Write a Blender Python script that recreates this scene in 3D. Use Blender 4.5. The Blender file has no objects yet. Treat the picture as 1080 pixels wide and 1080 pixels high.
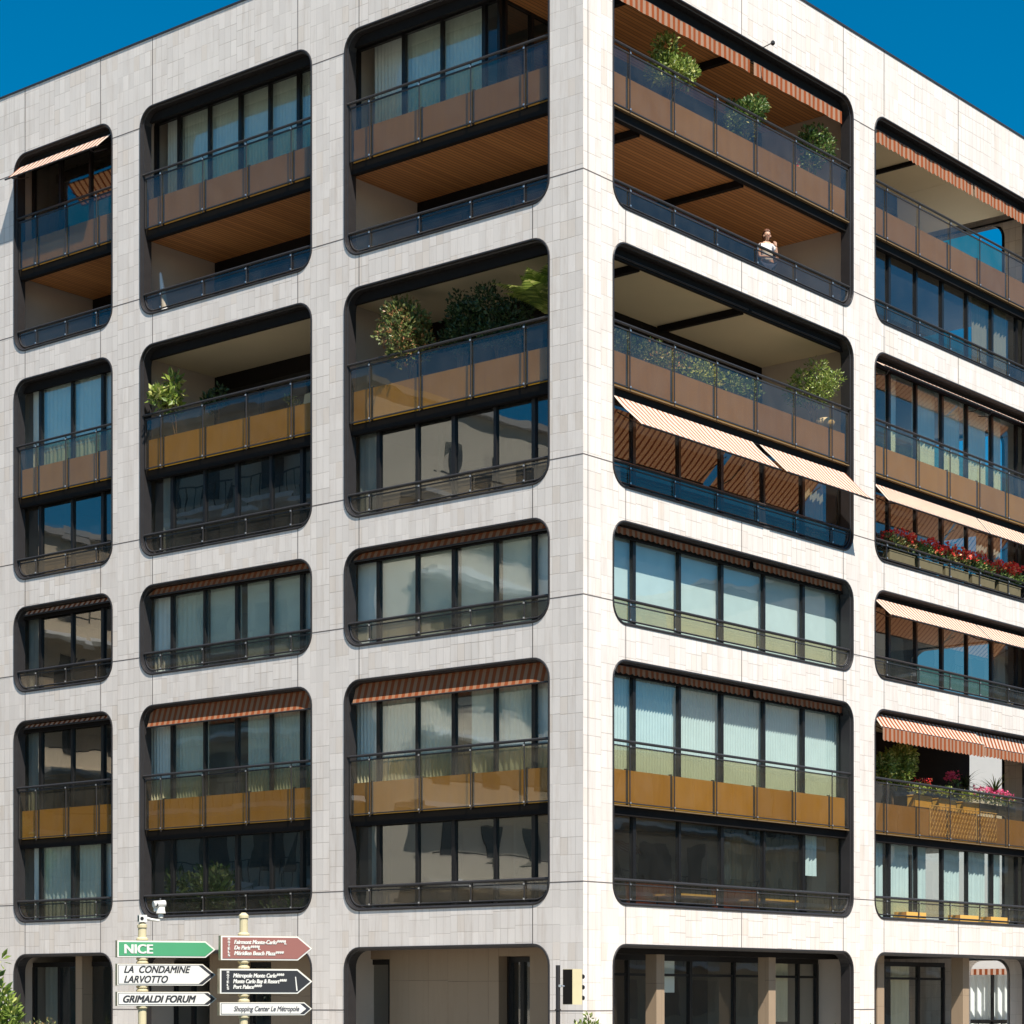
import bpy, bmesh, math, random
from mathutils import Vector, Matrix
random.seed(7)
R = math.radians
sc = bpy.context.scene
COL = sc.collection

# ------------------------------------------------------------------ materials
class NT:
    def __init__(s, mat):
        s.t = mat.node_tree; s.t.nodes.clear()
    def n(s, typ, _out=0, **kw):
        nd = s.t.nodes.new(typ)
        ins = kw.pop('ins', {})
        for k, v in kw.items(): setattr(nd, k, v)
        for k, v in ins.items():
            sock = nd.inputs[k]
            if isinstance(v, bpy.types.NodeSocket): s.t.links.new(v, sock)
            else: sock.default_value = v
        return nd
    def m(s, op, a, b=0.0, c=None):
        nd = s.t.nodes.new('ShaderNodeMath'); nd.operation = op
        for i, v in enumerate((a, b) if c is None else (a, b, c)):
            if isinstance(v, bpy.types.NodeSocket): s.t.links.new(v, nd.inputs[i])
            else: nd.inputs[i].default_value = v
        return nd.outputs[0]
    def mix(s, f, a, b, mode='MIX'):
        nd = s.t.nodes.new('ShaderNodeMix'); nd.data_type = 'RGBA'; nd.blend_type = mode
        for i, v in ((0, f), (6, a), (7, b)):
            if isinstance(v, bpy.types.NodeSocket): s.t.links.new(v, nd.inputs[i])
            else: nd.inputs[i].default_value = v if i == 0 else (*v[:3], 1)
        return nd.outputs[2]
    def out(s, sh):
        o = s.t.nodes.new('ShaderNodeOutputMaterial'); s.t.links.new(sh, o.inputs[0])

def newmat(name):
    m = bpy.data.materials.new(name); m.use_nodes = True
    return m, NT(m)

def plain(name, col, rough=.6, metal=0., var=.12, scale=3., bump=0., spec=.4):
    m, t = newmat(name)
    tc = t.n('ShaderNodeTexCoord').outputs['Object']
    nz = t.n('ShaderNodeTexNoise', ins={'Vector': tc, 'Scale': scale, 'Detail': 6., 'Roughness': .65})
    f = nz.outputs[0]
    c = t.mix(f, [x*(1-var) for x in col], [min(1, x*(1+var)) for x in col])
    p = t.n('ShaderNodeBsdfPrincipled', ins={'Base Color': c, 'Roughness': rough, 'Metallic': metal, 'Specular IOR Level': spec})
    if bump:
        b = t.n('ShaderNodeBump', ins={'Height': f, 'Strength': .4, 'Distance': bump})
        t.t.links.new(b.outputs[0], p.inputs['Normal'])
    t.out(p.outputs[0]); return m

def stone_mat(name, base, contrast=1., tw=.205, th=.37):
    m, t = newmat(name)
    tc = t.n('ShaderNodeTexCoord').outputs['Object']
    sx = t.n('ShaderNodeSeparateXYZ', ins={0: tc}).outputs
    warp = t.n('ShaderNodeTexNoise', ins={'Vector': tc, 'Scale': 1.3, 'Detail': 2.}).outputs[0]
    u = t.m('ADD', sx[0], sx[1])
    cu = t.m('DIVIDE', u, tw)
    ci = t.m('FLOOR', cu); fu = t.m('FRACT', cu)
    grp = t.m('FLOOR', t.m('DIVIDE', t.m('ADD', ci, 0.5), 3.0))
    wn = t.n('ShaderNodeTexWhiteNoise', noise_dimensions='1D', ins={'W': grp}).outputs[0]
    cz = t.m('ADD', t.m('DIVIDE', sx[2], th), t.m('MULTIPLY', wn, .62))
    zi = t.m('FLOOR', cz); fz = t.m('FRACT', cz)
    cmb = t.n('ShaderNodeCombineXYZ', ins={0: ci, 1: zi, 2: grp}).outputs[0]
    rnd = t.n('ShaderNodeTexWhiteNoise', noise_dimensions='3D', ins={'Vector': cmb})
    r1 = rnd.outputs[0]
    r2 = t.n('ShaderNodeTexWhiteNoise', noise_dimensions='3D', ins={'Vector': t.n('ShaderNodeVectorMath', operation='ADD', ins={0: cmb, 1: (13.7, 5.1, 2.2)}).outputs[0]}).outputs[0]
    eu = t.m('MULTIPLY', t.m('MINIMUM', fu, t.m('SUBTRACT', 1.0, fu)), tw)
    ez = t.m('MULTIPLY', t.m('MINIMUM', fz, t.m('SUBTRACT', 1.0, fz)), th)
    lu = t.m('MULTIPLY', t.m('LESS_THAN', eu, .006), t.m('ADD', .35, t.m('MULTIPLY', r2, .65)))
    lz = t.m('MULTIPLY', t.m('LESS_THAN', ez, .008), t.m('ADD', .3, t.m('MULTIPLY', warp, .9)))
    line = t.m('MAXIMUM', lu, lz)
    lv = t.n('ShaderNodeMapRange', ins={0: t.n('ShaderNodeTexNoise', ins={'Vector': tc, 'Scale': .45, 'Detail': 3.}).outputs[0], 1: .35, 2: .62, 3: .35, 4: 1.35}).outputs[0]
    line = t.m('MULTIPLY', line, lv)
    # per-tile tone
    c = t.mix(r1, [x*(1-.055*contrast) for x in base], [min(.95, x*(1+.035*contrast)) for x in base])
    old = t.m('GREATER_THAN', r2, .93)
    c = t.mix(t.m('MULTIPLY', old, .22*contrast), c, [base[0]*.86, base[1]*.78, base[2]*.68])
    # vertical weather streaks
    mp = t.n('ShaderNodeVectorMath', operation='MULTIPLY', ins={0: tc, 1: (3.2, 3.2, .32)}).outputs[0]
    st = t.n('ShaderNodeTexNoise', ins={'Vector': mp, 'Scale': 1.6, 'Detail': 9., 'Roughness': .72}).outputs[0]
    stm = t.n('ShaderNodeMapRange', ins={0: st, 1: .5, 2: .78, 3: 0., 4: .50*contrast}).outputs[0]
    c = t.mix(stm, c, [base[0]*.70, base[1]*.64, base[2]*.58])
    bl = t.n('ShaderNodeTexNoise', ins={'Vector': tc, 'Scale': .55, 'Detail': 4.}).outputs[0]
    blm = t.n('ShaderNodeMapRange', ins={0: bl, 1: .35, 2: .7, 3: 0., 4: .16*contrast}).outputs[0]
    c = t.mix(blm, c, [base[0]*.84, base[1]*.80, base[2]*.78])
    gr = t.n('ShaderNodeTexNoise', ins={'Vector': mp, 'Scale': 14., 'Detail': 5.}).outputs[0]
    c = t.mix(t.m('MULTIPLY', gr, .12*contrast), c, [base[0]*.7, base[1]*.66, base[2]*.6])
    c = t.mix(t.m('MINIMUM', t.m('MULTIPLY', line, .50), .8), c, [base[0]*.38, base[1]*.34, base[2]*.30])
    h = t.m('SUBTRACT', t.m('MULTIPLY', r1, .5), line)
    b = t.n('ShaderNodeBump', ins={'Height': h, 'Strength': .55, 'Distance': .006})
    p = t.n('ShaderNodeBsdfPrincipled', ins={'Base Color': c, 'Roughness': .55, 'Specular IOR Level': .3, 'Normal': b.outputs[0]})
    t.out(p.outputs[0]); return m

def glass_mat(name, tint, base_refl, rough=0.0, wav=.004, ior=1.45, dirt=0.03, wscale=.7):
    m, t = newmat(name)
    tc = t.n('ShaderNodeTexCoord').outputs['Object']
    nz = t.n('ShaderNodeTexNoise', ins={'Vector': tc, 'Scale': wscale, 'Detail': 1.5}).outputs[0]
    b = t.n('ShaderNodeBump', ins={'Height': nz, 'Strength': 1.0, 'Distance': wav})
    ge = t.n('ShaderNodeNewGeometry').outputs
    ct = t.m('ABSOLUTE', t.n('ShaderNodeVectorMath', operation='DOT_PRODUCT', ins={0: ge['Normal'], 1: ge['Incoming']}).outputs['Value'])
    fr = t.m('MULTIPLY', t.m('POWER', t.m('SUBTRACT', 1.0, ct), 5.0), .9)
    fac = t.m('MINIMUM', t.m('ADD', fr, base_refl), 1.0)
    tr = t.n('ShaderNodeBsdfTransparent', ins={'Color': (*tint, 1)})
    gl = t.n('ShaderNodeBsdfGlossy', ins={'Color': (.93, .97, 1, 1), 'Roughness': rough, 'Normal': b.outputs[0]})
    mx = t.n('ShaderNodeMixShader', ins={0: fac, 1: tr.outputs[0], 2: gl.outputs[0]})
    df = t.n('ShaderNodeBsdfDiffuse', ins={'Color': (.6, .58, .52, 1)})
    dn = t.n('ShaderNodeTexNoise', ins={'Vector': tc, 'Scale': 2.3, 'Detail': 8.}).outputs[0]
    mx2 = t.n('ShaderNodeMixShader', ins={0: t.m('MULTIPLY', dn, dirt), 1: mx.outputs[0], 2: df.outputs[0]})
    t.out(mx2.outputs[0]); return m

def cloth_mat(name, col, trans=.3, var=.06, tcol=None):
    m, t = newmat(name)
    tc = t.n('ShaderNodeTexCoord').outputs['Object']
    nz = t.n('ShaderNodeTexNoise', ins={'Vector': tc, 'Scale': 2.5, 'Detail': 7.}).outputs[0]
    c = t.mix(nz, [x*(1-var*2) for x in col], [min(1, x*(1+var)) for x in col])
    d = t.n('ShaderNodeBsdfDiffuse', ins={'Color': c})
    tr = t.n('ShaderNodeBsdfTranslucent', ins={'Color': (*tcol, 1) if tcol else c})
    mx = t.n('ShaderNodeMixShader', ins={0: trans, 1: d.outputs[0], 2: tr.outputs[0]})
    t.out(mx.outputs[0]); return m

def leaf_mat(name, c0, c1, c2=None):
    m, t = newmat(name)
    ri = t.n('ShaderNodeNewGeometry').outputs['Random Per Island']
    rp = t.n('ShaderNodeValToRGB', ins={0: ri})
    e = rp.color_ramp.elements
    e[0].color = (*c0, 1); e[1].color = (*c1, 1); e[1].position = .8
    if c2:
        x = e.new(.93); x.color = (*c2, 1)
    p = t.n('ShaderNodeBsdfPrincipled', ins={'Base Color': rp.outputs[0], 'Roughness': .42})
    tr = t.n('ShaderNodeBsdfTranslucent', ins={'Color': rp.outputs[0]})
    mx = t.n('ShaderNodeMixShader', ins={0: .3, 1: p.outputs[0], 2: tr.outputs[0]})
    t.out(mx.outputs[0]); return m

def slat_mat(name, c0, c1, pitch=.11, axis=0, rough=.5):
    m, t = newmat(name)
    tc = t.n('ShaderNodeTexCoord').outputs['Object']
    sx = t.n('ShaderNodeSeparateXYZ', ins={0: tc}).outputs
    q = t.m('DIVIDE', sx[axis], pitch)
    i = t.m('FLOOR', q); f = t.m('FRACT', q)
    w = t.n('ShaderNodeTexWhiteNoise', noise_dimensions='1D', ins={'W': i}).outputs[0]
    sc_ = (9., .6, 1.) if axis == 0 else (.6, 9., 1.)
    g = t.n('ShaderNodeTexNoise', ins={'Vector': t.n('ShaderNodeVectorMath', operation='MULTIPLY', ins={0: tc, 1: sc_}).outputs[0], 'Scale': 2., 'Detail': 6.}).outputs[0]
    c = t.mix(t.m('MULTIPLY', t.m('ADD', w, g), .5), c0, c1)
    ln = t.m('LESS_THAN', f, .18)
    c = t.mix(t.m('MULTIPLY', ln, .75), c, [x*.18 for x in c0])
    p = t.n('ShaderNodeBsdfPrincipled', ins={'Base Color': c, 'Roughness': rough})
    t.out(p.outputs[0]); return m

M = {}
M['stone'] = stone_mat('pale_travertine_tiles', (.77, .71, .65), 1.6)
M['stone_shade'] = stone_mat('shaded_travertine', (.33, .245, .165), .8, .6, 1.1)  # facade stone browned down, recess shade included in the colour
M['metal'] = plain('bronze_anodised_metal', (.05, .046, .045), .38, .3, .25, 6.)
M['rim'] = plain('dark_rim_metal', (.034, .031, .031), .38, .2, .25, 5.)
M['black'] = plain('blackened_frame', (.013, .012, .012), .4, .1, .3, 4.)
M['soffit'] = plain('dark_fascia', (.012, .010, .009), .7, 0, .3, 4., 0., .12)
M['joint'] = plain('joint_sealant', (.13, .11, .10), .8, 0, .4, 8.)
M['steel'] = plain('bright_clip_steel', (.7, .7, .7), .3, .8)
def panel_mat(name, a, b, hi):
    m, t = newmat(name)
    tc = t.n('ShaderNodeTexCoord').outputs['Object']
    ri = t.n('ShaderNodeNewGeometry').outputs['Random Per Island']
    nz = t.n('ShaderNodeTexNoise', ins={'Vector': tc, 'Scale': .9, 'Detail': 5., 'Roughness': .6}).outputs[0]
    st = t.n('ShaderNodeTexNoise', ins={'Vector': t.n('ShaderNodeVectorMath', operation='MULTIPLY', ins={0: tc, 1: (6, 6, .5)}).outputs[0], 'Scale': 1.5, 'Detail': 6.}).outputs[0]
    c = t.mix(ri, a, b)
    c = t.mix(t.m('MULTIPLY', nz, .55), c, hi)
    c = t.mix(t.m('MULTIPLY', st, .35), c, (.12, .065, .02))
    p = t.n('ShaderNodeBsdfPrincipled', ins={'Base Color': c, 'Roughness': .3})
    t.out(p.outputs[0]); return m
M['panel'] = panel_mat('brown_ochre_panel', (.23, .125, .022), (.34, .20, .042), (.42, .27, .075))
M['panel_no_sky'] = panel_mat('ochre_panel_no_sky', (.34, .19, .018), (.50, .30, .03), (.60, .40, .06))  # same panel, recoloured golden where no blue sky is mirrored in it
M['ledge'] = plain('ochre_ledge', (.20, .13, .06), .5, 0, .2, 2.)
M['wood'] = slat_mat('wood_slat_ceiling', (.42, .17, .055), (.74, .35, .12))
M['pale_ceiling'] = plain('pale_ceiling_paint', (.74, .64, .43), .7, 0, .06, 1.)
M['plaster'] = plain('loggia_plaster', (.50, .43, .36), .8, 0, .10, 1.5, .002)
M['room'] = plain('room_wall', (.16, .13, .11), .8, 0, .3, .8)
M['floor'] = plain('terrace_tile', (.42, .36, .30), .6, 0, .12, 2.)
M['slab'] = plain('concrete_slab', (.30, .28, .26), .8, 0, .15, 1.)
M['glass_r'] = glass_mat('tinted_window_glass', (.76, .84, .83), .13, wav=.006)
M['glass'] = glass_mat('window_glass', (.97, .985, .96), .10, wav=.006)
M['darkglass'] = glass_mat('smoked_window_glass', (.50, .51, .48), .16, wav=.004)
M['rail_glass'] = glass_mat('smoked_balustrade_glass', (.74, .62, .40), .08, wav=.002, dirt=.06)
M['rail_glass_dark'] = glass_mat('dark_balustrade_glass', (.50, .43, .33), .08, wav=.002, dirt=.05)
M['curtain'] = cloth_mat('white_sheer', (.80, .86, .83), .12)
M['blind'] = cloth_mat('pale_blind', (.80, .86, .83), .08)
M['cream_curtain'] = cloth_mat('cream_curtain', (.74, .68, .50), .2)
M['cream'] = cloth_mat('awning_cream_stripe', (.78, .62, .50), .30, tcol=(.80,.34,.13))
M['vcream'] = cloth_mat('shaded_valance_stripe', (.43, .27, .185), .25)  # cream stripe toned down to carry the valance's shade and translucency
M['dcream'] = cloth_mat('shaded_awning_stripe', (.40, .21, .12), .15)  # cream stripe darkened, standing in for shade inside the opening
M['rust'] = cloth_mat('awning_rust_stripe', (.36, .10, .04), .25, tcol=(.30,.06,.02))
M['leaf'] = leaf_mat('green_leaves', (.035, .075, .015), (.13, .22, .045), (.35, .38, .12))
M['leaf_light'] = leaf_mat('light_green_leaves', (.08, .14, .02), (.30, .38, .07), (.55, .55, .18))
M['leaf_mid'] = leaf_mat('palm_leaves', (.05, .11, .02), (.16, .27, .05))
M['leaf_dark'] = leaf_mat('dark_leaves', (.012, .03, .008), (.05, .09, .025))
M['leaf_varieg'] = leaf_mat('variegated_leaves', (.07, .12, .03), (.24, .26, .08), (.45, .22, .10))
M['geranium'] = leaf_mat('red_petals', (.70, .012, .03), (.90, .12, .07), (.95, .48, .22))
M['pink'] = leaf_mat('pink_petals', (.55, .03, .12), (.80, .12, .26))
M['bark'] = plain('bark', (.12, .085, .055), .9, 0, .4, 12., .01)
M['terracotta'] = plain('terracotta', (.40, .17, .08), .8, 0, .15, 6.)
M['pot_dark'] = plain('dark_pot', (.04, .04, .045), .5)
M['pot_stone'] = plain('pale_stone_pot', (.62, .55, .44), .8, 0, .15, 6.)
M['yellow'] = plain('ochre_yellow_planter', (.62, .42, .10), .5)
M['box_olive'] = plain('weathered_planter', (.14, .115, .06), .7, 0, .25, 5.)
M['soil'] = plain('soil', (.05, .035, .025), .95)

# ------------------------------------------------------------------ geometry helpers
class MB:
    def __init__(s): s.v = []; s.f = []; s.mi = []
    def vert(s, p): s.v.append(tuple(p)); return len(s.v)-1
    def face(s, pts, mi=0):
        b = len(s.v); s.v += [tuple(p) for p in pts]; s.f.append(tuple(range(b, b+len(pts)))); s.mi.append(mi)
    def hexa(s, c, mi=0):          # 8 corners: bottom 4 then top 4
        b = len(s.v); s.v += [tuple(p) for p in c]
        for q in ((0,3,2,1), (4,5,6,7), (0,1,5,4), (1,2,6,5), (2,3,7,6), (3,0,4,7)):
            s.f.append(tuple(b+i for i in q)); s.mi.append(mi)
    def box(s, x0, x1, y0, y1, z0, z1, mi=0):
        s.hexa([(x0,y0,z0),(x1,y0,z0),(x1,y1,z0),(x0,y1,z0),(x0,y0,z1),(x1,y0,z1),(x1,y1,z1),(x0,y1,z1)], mi)
    def fbox(s, P, u0, u1, d0, d1, z0, z1, mi=0):
        s.hexa([P(u0,d0,z0),P(u1,d0,z0),P(u1,d1,z0),P(u0,d1,z0),P(u0,d0,z1),P(u1,d0,z1),P(u1,d1,z1),P(u0,d1,z1)], mi)
    def tube(s, pts, r, n=6, mi=0, r1=None, closed=False):
        pts = [Vector(p) for p in pts]; k = len(pts); rings = []
        for i, p in enumerate(pts):
            if closed: t = pts[(i+1) % k]-pts[i-1]
            else: t = pts[min(i+1, k-1)]-pts[max(i-1, 0)]
            t.normalize()
            a = Vector((0,0,1)) if abs(t.z) < .9 else Vector((1,0,0))
            x = t.cross(a).normalized(); y = t.cross(x)
            rr_ = r if r1 is None else r+(r1-r)*i/(k-1)
            rings.append([s.vert(p+(x*math.cos(2*math.pi*j/n)+y*math.sin(2*math.pi*j/n))*rr_) for j in range(n)])
        for i in range(k if closed else k-1):
            A = rings[i]; B = rings[(i+1) % k]
            for j in range(n):
                s.f.append((A[j], A[(j+1) % n], B[(j+1) % n], B[j])); s.mi.append(mi)
        if not closed:
            s.f.append(tuple(rings[0][::-1])); s.mi.append(mi); s.f.append(tuple(rings[-1])); s.mi.append(mi)
    def lathe(s, c, prof, n=16, mi=0):
        rings = [[s.vert((c[0]+r*math.cos(2*math.pi*j/n), c[1]+r*math.sin(2*math.pi*j/n), c[2]+z)) for j in range(n)] for r, z in prof]
        for A, B in zip(rings, rings[1:]):
            for j in range(n):
                s.f.append((A[j], A[(j+1) % n], B[(j+1) % n], B[j])); s.mi.append(mi)
        s.f.append(tuple(rings[0][::-1])); s.mi.append(mi); s.f.append(tuple(rings[-1])); s.mi.append(mi)
    def sweep(s, loops, mi=0, closed=True):
        idx = [[s.vert(p) for p in L] for L in loops]; n = len(loops[0])
        for A, B in zip(idx, idx[1:]):
            for j in range(n if closed else n-1):
                s.f.append((A[j], A[(j+1) % n], B[(j+1) % n], B[j])); s.mi.append(mi)
    def build(s, name, mats, parent=None, smooth=False, weld=False):
        me = bpy.data.meshes.new(name); me.from_pydata(s.v, [], s.f)
        for m in (mats if isinstance(mats, (list, tuple)) else [mats]): me.materials.append(m)
        me.polygons.foreach_set('material_index', s.mi)
        if smooth: me.polygons.foreach_set('use_smooth', [True]*len(me.polygons))
        me.update()
        o = bpy.data.objects.new(name, me); COL.objects.link(o)
        if parent: o.parent = parent
        return o

def empty(name, loc=(0,0,0), rz=0):
    o = bpy.data.objects.new(name, None); COL.objects.link(o)
    o.location = loc; o.rotation_euler = (0,0,rz); o.empty_display_size = .3
    return o
def tag(o, label=None, cat=None, group=None, kind=None):
    if label: o['label'] = label
    if cat: o['category'] = cat
    if group: o['group'] = group
    if kind: o['kind'] = kind
    return o

def PL(u, d, z): return (-u, d, z)
def PR(u, d, z): return (-d, u, z)
YN = 21.3
def PN(u, d, z): return (-u, YN-d, z)

def rr(u0, u1, z0, z1, r, n=7):
    pts = []
    for cx, cz, a0 in ((u1-r, z0+r, -90), (u1-r, z1-r, 0), (u0+r, z1-r, 90), (u0+r, z0+r, 180)):
        for i in range(n+1):
            a = R(a0+90*i/n); pts.append((cx+r*math.cos(a), cz+r*math.sin(a)))
    return pts

# ------------------------------------------------------------------ building data
ROOF = 25.44
ROWS = [(12.67+5.96, 23.80), (12.67, 17.92), (9.74, 11.98), (3.74, 9.01)]     # bottom, top of the openings
GROUND = (.06, 2.93)
ZC = [0, 3.33, 9.37, 12.32, 18.27, ROOF]
LU = [(.889, 6.91), (7.93, 13.92), (14.94, 18.88)]
LC = [0, 7.42, 14.43, 19.85]
RU = [(1.01, 10.77), (11.76, 20.30)]
RC = [0, 11.265, YN]
RAD = .47

B = empty('apartment_building')
tag(B, 'pale stone-clad corner apartment block with rounded dark-rimmed openings, glass balconies and striped awnings', 'apartment building')

# ---- facade walls
wall = MB()
def cell(mb, P, ua, ub, za, zb, op, d, r=RAD):
    """one facade cell: rectangle with a rounded opening"""
    if op is None:
        mb.face([P(ua,d,za), P(ub,d,za), P(ub,d,zb), P(ua,d,zb)]); return
    L = rr(*op, r); n = len(L)//4
    corners = [(ub, za), (ub, zb), (ua, zb), (ua, za)]
    for q in range(4):
        arc = L[q*n:(q+1)*n]; c = corners[q]
        for a, b in zip(arc, arc[1:]):
            mb.face([P(c[0],d,c[1]), P(b[0],d,b[1]), P(a[0],d,a[1])])
        nx = L[((q+1)*n) % len(L)]; c2 = corners[(q+1) % 4]
        mb.face([P(c[0],d,c[1]), P(c2[0],d,c2[1]), P(nx[0],d,nx[1]), P(arc[-1][0],d,arc[-1][1])])

rows_z = [GROUND, ROWS[3], ROWS[2], ROWS[1], ROWS[0]]
def facade(P, cells_u, ops_u):
    for i in range(len(ops_u)):
        for k, (zb, zt) in enumerate(rows_z):
            op = (ops_u[i][0], ops_u[i][1], zb, zt)
            for d in (0, .306):
                ua = cells_u[i]; ub = cells_u[i+1]
                if d > 0: ua = max(ua, .306)
                cell(wall, P, ua, ub, ZC[k], ZC[k+1], op, d)
facade(PL, LC, LU); facade(PR, RC, RU)
# north (end) wall: two openings the camera looks through
NOP = {0: (.85, 2.55), 4: (1.25, 4.35), 1: (1.25, 4.35), 2: (1.25, 4.35), 3: (1.25, 4.35)}
for d in (0, .3):
    for k, (zb, zt) in enumerate(rows_z):
        o = NOP[k]
        cell(wall, PN, 0 if d == 0 else .42, 5.4, ZC[k], ZC[k+1], (o[0], o[1], zb, zt), .75 if d and k == 0 else d)
    wall.face([PN(5.4,d,0), PN(19.85,d,0), PN(19.85,d,ROOF), PN(5.4,d,ROOF)])
# west end wall
wall.face([(-19.85,0,0), (-19.85,YN,0), (-19.85,YN,ROOF), (-19.85,0,ROOF)])
wall.build('wall', M['stone'], B)
# corner pillar core
c = MB(); c.box(-.84, -.05, .05, .84, 0, ROOF-.1); c.build('corner_pillar', M['stone'], B)

# ---- roof with coping
rf = MB()
rf.box(-19.8, -.3, .3, YN-.3, 24.9, 25.2)
rf.build('roof', M['slab'], B)
cp = MB()
cp.box(-19.9, .02, -.02, .42, ROOF+.003, ROOF+.05); cp.box(-.42, .02, .42, YN, ROOF+.003, ROOF+.05)
cp.box(-19.9, .05, YN, YN+.05, ROOF+.003, ROOF+.075)
cp.build('roof_coping', M['metal'], B)

# ---- panel joints (sealant let into the cladding)
JW = .011
def jb(*a): j = MB(); j.fbox(*a); j.build('cladding_joint', M['joint'], B)
def vj(P, u, z0, z1): jb(P, u-JW, u+JW, -.003, .02, z0, z1)
def hj(P, z, u0, u1): jb(P, u0, u1, -.003, .02, z-JW, z+JW)
for P, US, CU in ((PL, LU, LC), (PR, RU, RC)):
    for u0, u1 in US:
        mids = [u0+RAD, u1-RAD] + ([ (u0+u1)/2 ] if P is PR else [])
        for u in mids:
            tops = [2.93] + [ROWS[3][1], ROWS[2][1], ROWS[1][1], ROWS[0][1]]
            bots = [ROWS[3][0], ROWS[2][0], ROWS[1][0], ROWS[0][0], ROOF]
            for a, b in zip(tops, bots): vj(P, u, a-.0, b+.0)
    piers = [(0.0, US[0][0])] + [(a[1], b[0]) for a, b in zip(US, US[1:])] + [(US[-1][1], CU[-1])]
    for z in [ROWS[0][1]-RAD, ROWS[0][0]+RAD, ROWS[1][0]+RAD, ROWS[2][0]+RAD, ROWS[3][0]+RAD, 1.5]:
        for a, b in piers: hj(P, z, a, b)
jb(PR, .155, .155+.016, -.0035, .02, 0, ROOF)

# ---- floor slabs and core
FL = [3.24, 6.24, 9.24, 12.17, 15.17, 18.13, 21.13]
for z in FL:
    s = MB(); dd = .22 if z in (6.24, 15.17, 21.13) else .33
    s.box(-19.4, -dd, dd, YN-.8, z-.3, z)
    s.build('floor_slab', M['floor'], B)
s = MB(); s.box(-19.4, -.33, .33, YN-.8, 24.1, 24.35); s.build('floor_slab', M['slab'], B)
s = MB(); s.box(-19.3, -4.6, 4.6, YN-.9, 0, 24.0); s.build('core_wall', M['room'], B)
# partitions between flats
s = MB()
for u in (7.42, 14.43): s.box(-u-.11, -u+.11, .31, 4.6, 0, 24.05)
s.box(-19.7, -19.2, .31, 4.6, 0, 24.05)
s.build('partition_wall', M['plaster'], B)
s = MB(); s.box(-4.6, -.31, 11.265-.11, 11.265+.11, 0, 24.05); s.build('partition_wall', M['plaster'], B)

# ---- rims and linings of every opening
def opening(P, u0, u1, z0, z1, lining=.31, mats=None, white=False):
    mb = MB()
    prof = [(0, .02), (0, -.012), (.012, -.022), (.034, -.024), (.046, -.014), (.05, .02), (.053, .045), (.075, .055), (.078, lining)]
    loops = []
    for o, d in prof:
        loops.append([P(u, d, z) for u, z in rr(u0+o, u1-o, z0+o, z1-o, max(.05, RAD-o))])
    mb.sweep(loops)
    return mb.build('opening_frame', mats or M['rim'], B, smooth=False)
for zb, zt in rows_z:
    for u0, u1 in LU: opening(PL, u0, u1, zb, zt)
    for u0, u1 in RU: opening(PR, u0, u1, zb, zt)
for k, (zb, zt) in enumerate(rows_z):
    o = NOP[k]
    if k == 0: opening(PN, o[0], o[1], zb, zt, .78, M['stone'])
    else: opening(PN, o[0], o[1], zb, zt, .32)

# ------------------------------------------------------------------ windows, curtains
def window(P, ua, ub, z0, z1, d, mull, curtains=(), glass='glass', fw=.075, skip=(), transom=None):
    fr = MB(); us = [ua] + [m for m in mull if ua+.2 < m < ub-.2] + [ub]
    fr.fbox(P, ua, ub, d-.03, d+.06, z0, z0+.09)
    fr.fbox(P, ua, ub, d-.03, d+.06, z1-.12, z1)
    for i, u in enumerate(us):
        w = fw*(1.0 + (.35 if i % 2 else 0))
        a = u if i == 0 else u-w/2; b = u if i == len(us)-1 else u+w/2
        if i == 0: b = u+w
        if i == len(us)-1: a = u-w
        fr.fbox(P, a, b, d-.045, d+.05, z0+.09, z1-.12)
        if 0 < i < len(us)-1: fr.fbox(P, b+.002, b+.026, d-.01, d+.03, z0+.09, z1-.12)
    if transom: fr.fbox(P, ua+fw, ub-fw, d-.02, d+.04, transom-.03, transom+.03)
    f = fr.build('window', M['black'], B)
    gl = MB()
    for i in range(len(us)-1):
        if i in skip: continue
        a, b = us[i]+.03, us[i+1]-.03
        t1 = random.uniform(-.006, .006); t2 = random.uniform(-.006, .006)
        gl.face([P(a, d+.01+t1, z0+.05), P(b, d+.01+t2, z0+.05), P(b, d+.01-t1+.004, z1-.05), P(a, d+.01-t2+.004, z1-.05)])
    gl.build('pane', M[glass], f)
    for cc in curtains:
        a, b = cc[0], cc[1]; kind = cc[2] if len(cc) > 2 else 'curtain'
        zl = cc[3] if len(cc) > 3 else z0+.04
        cm = MB(); st = .035; n = max(2, int((b-a)/st)); ph = random.uniform(0, 6)
        amp = {'curtain': .024, 'blind': .0, 'cream_curtain': .04, 'vblind': .03}[kind]
        top = []; bot = []
        for i in range(n+1):
            u = a+(b-a)*i/n
            if kind == 'vblind': w = (i % 3)*.022
            else: w = amp*math.sin(u*38+ph+1.5*math.sin(u*3.1))+amp*.6*math.sin(u*17+2*ph)
            top.append(cm.vert(P(u, d+.14+w*.6, z1-.05))); bot.append(cm.vert(P(u, d+.14+w, zl)))
        for i in range(n): cm.f.append((bot[i], bot[i+1], top[i+1], top[i])); cm.mi.append(0)
        cm.build('blind' if kind in ('blind', 'vblind') else 'curtain', M['curtain' if kind == 'vblind' else kind], f, smooth=kind != 'vblind')
    return f

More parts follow.
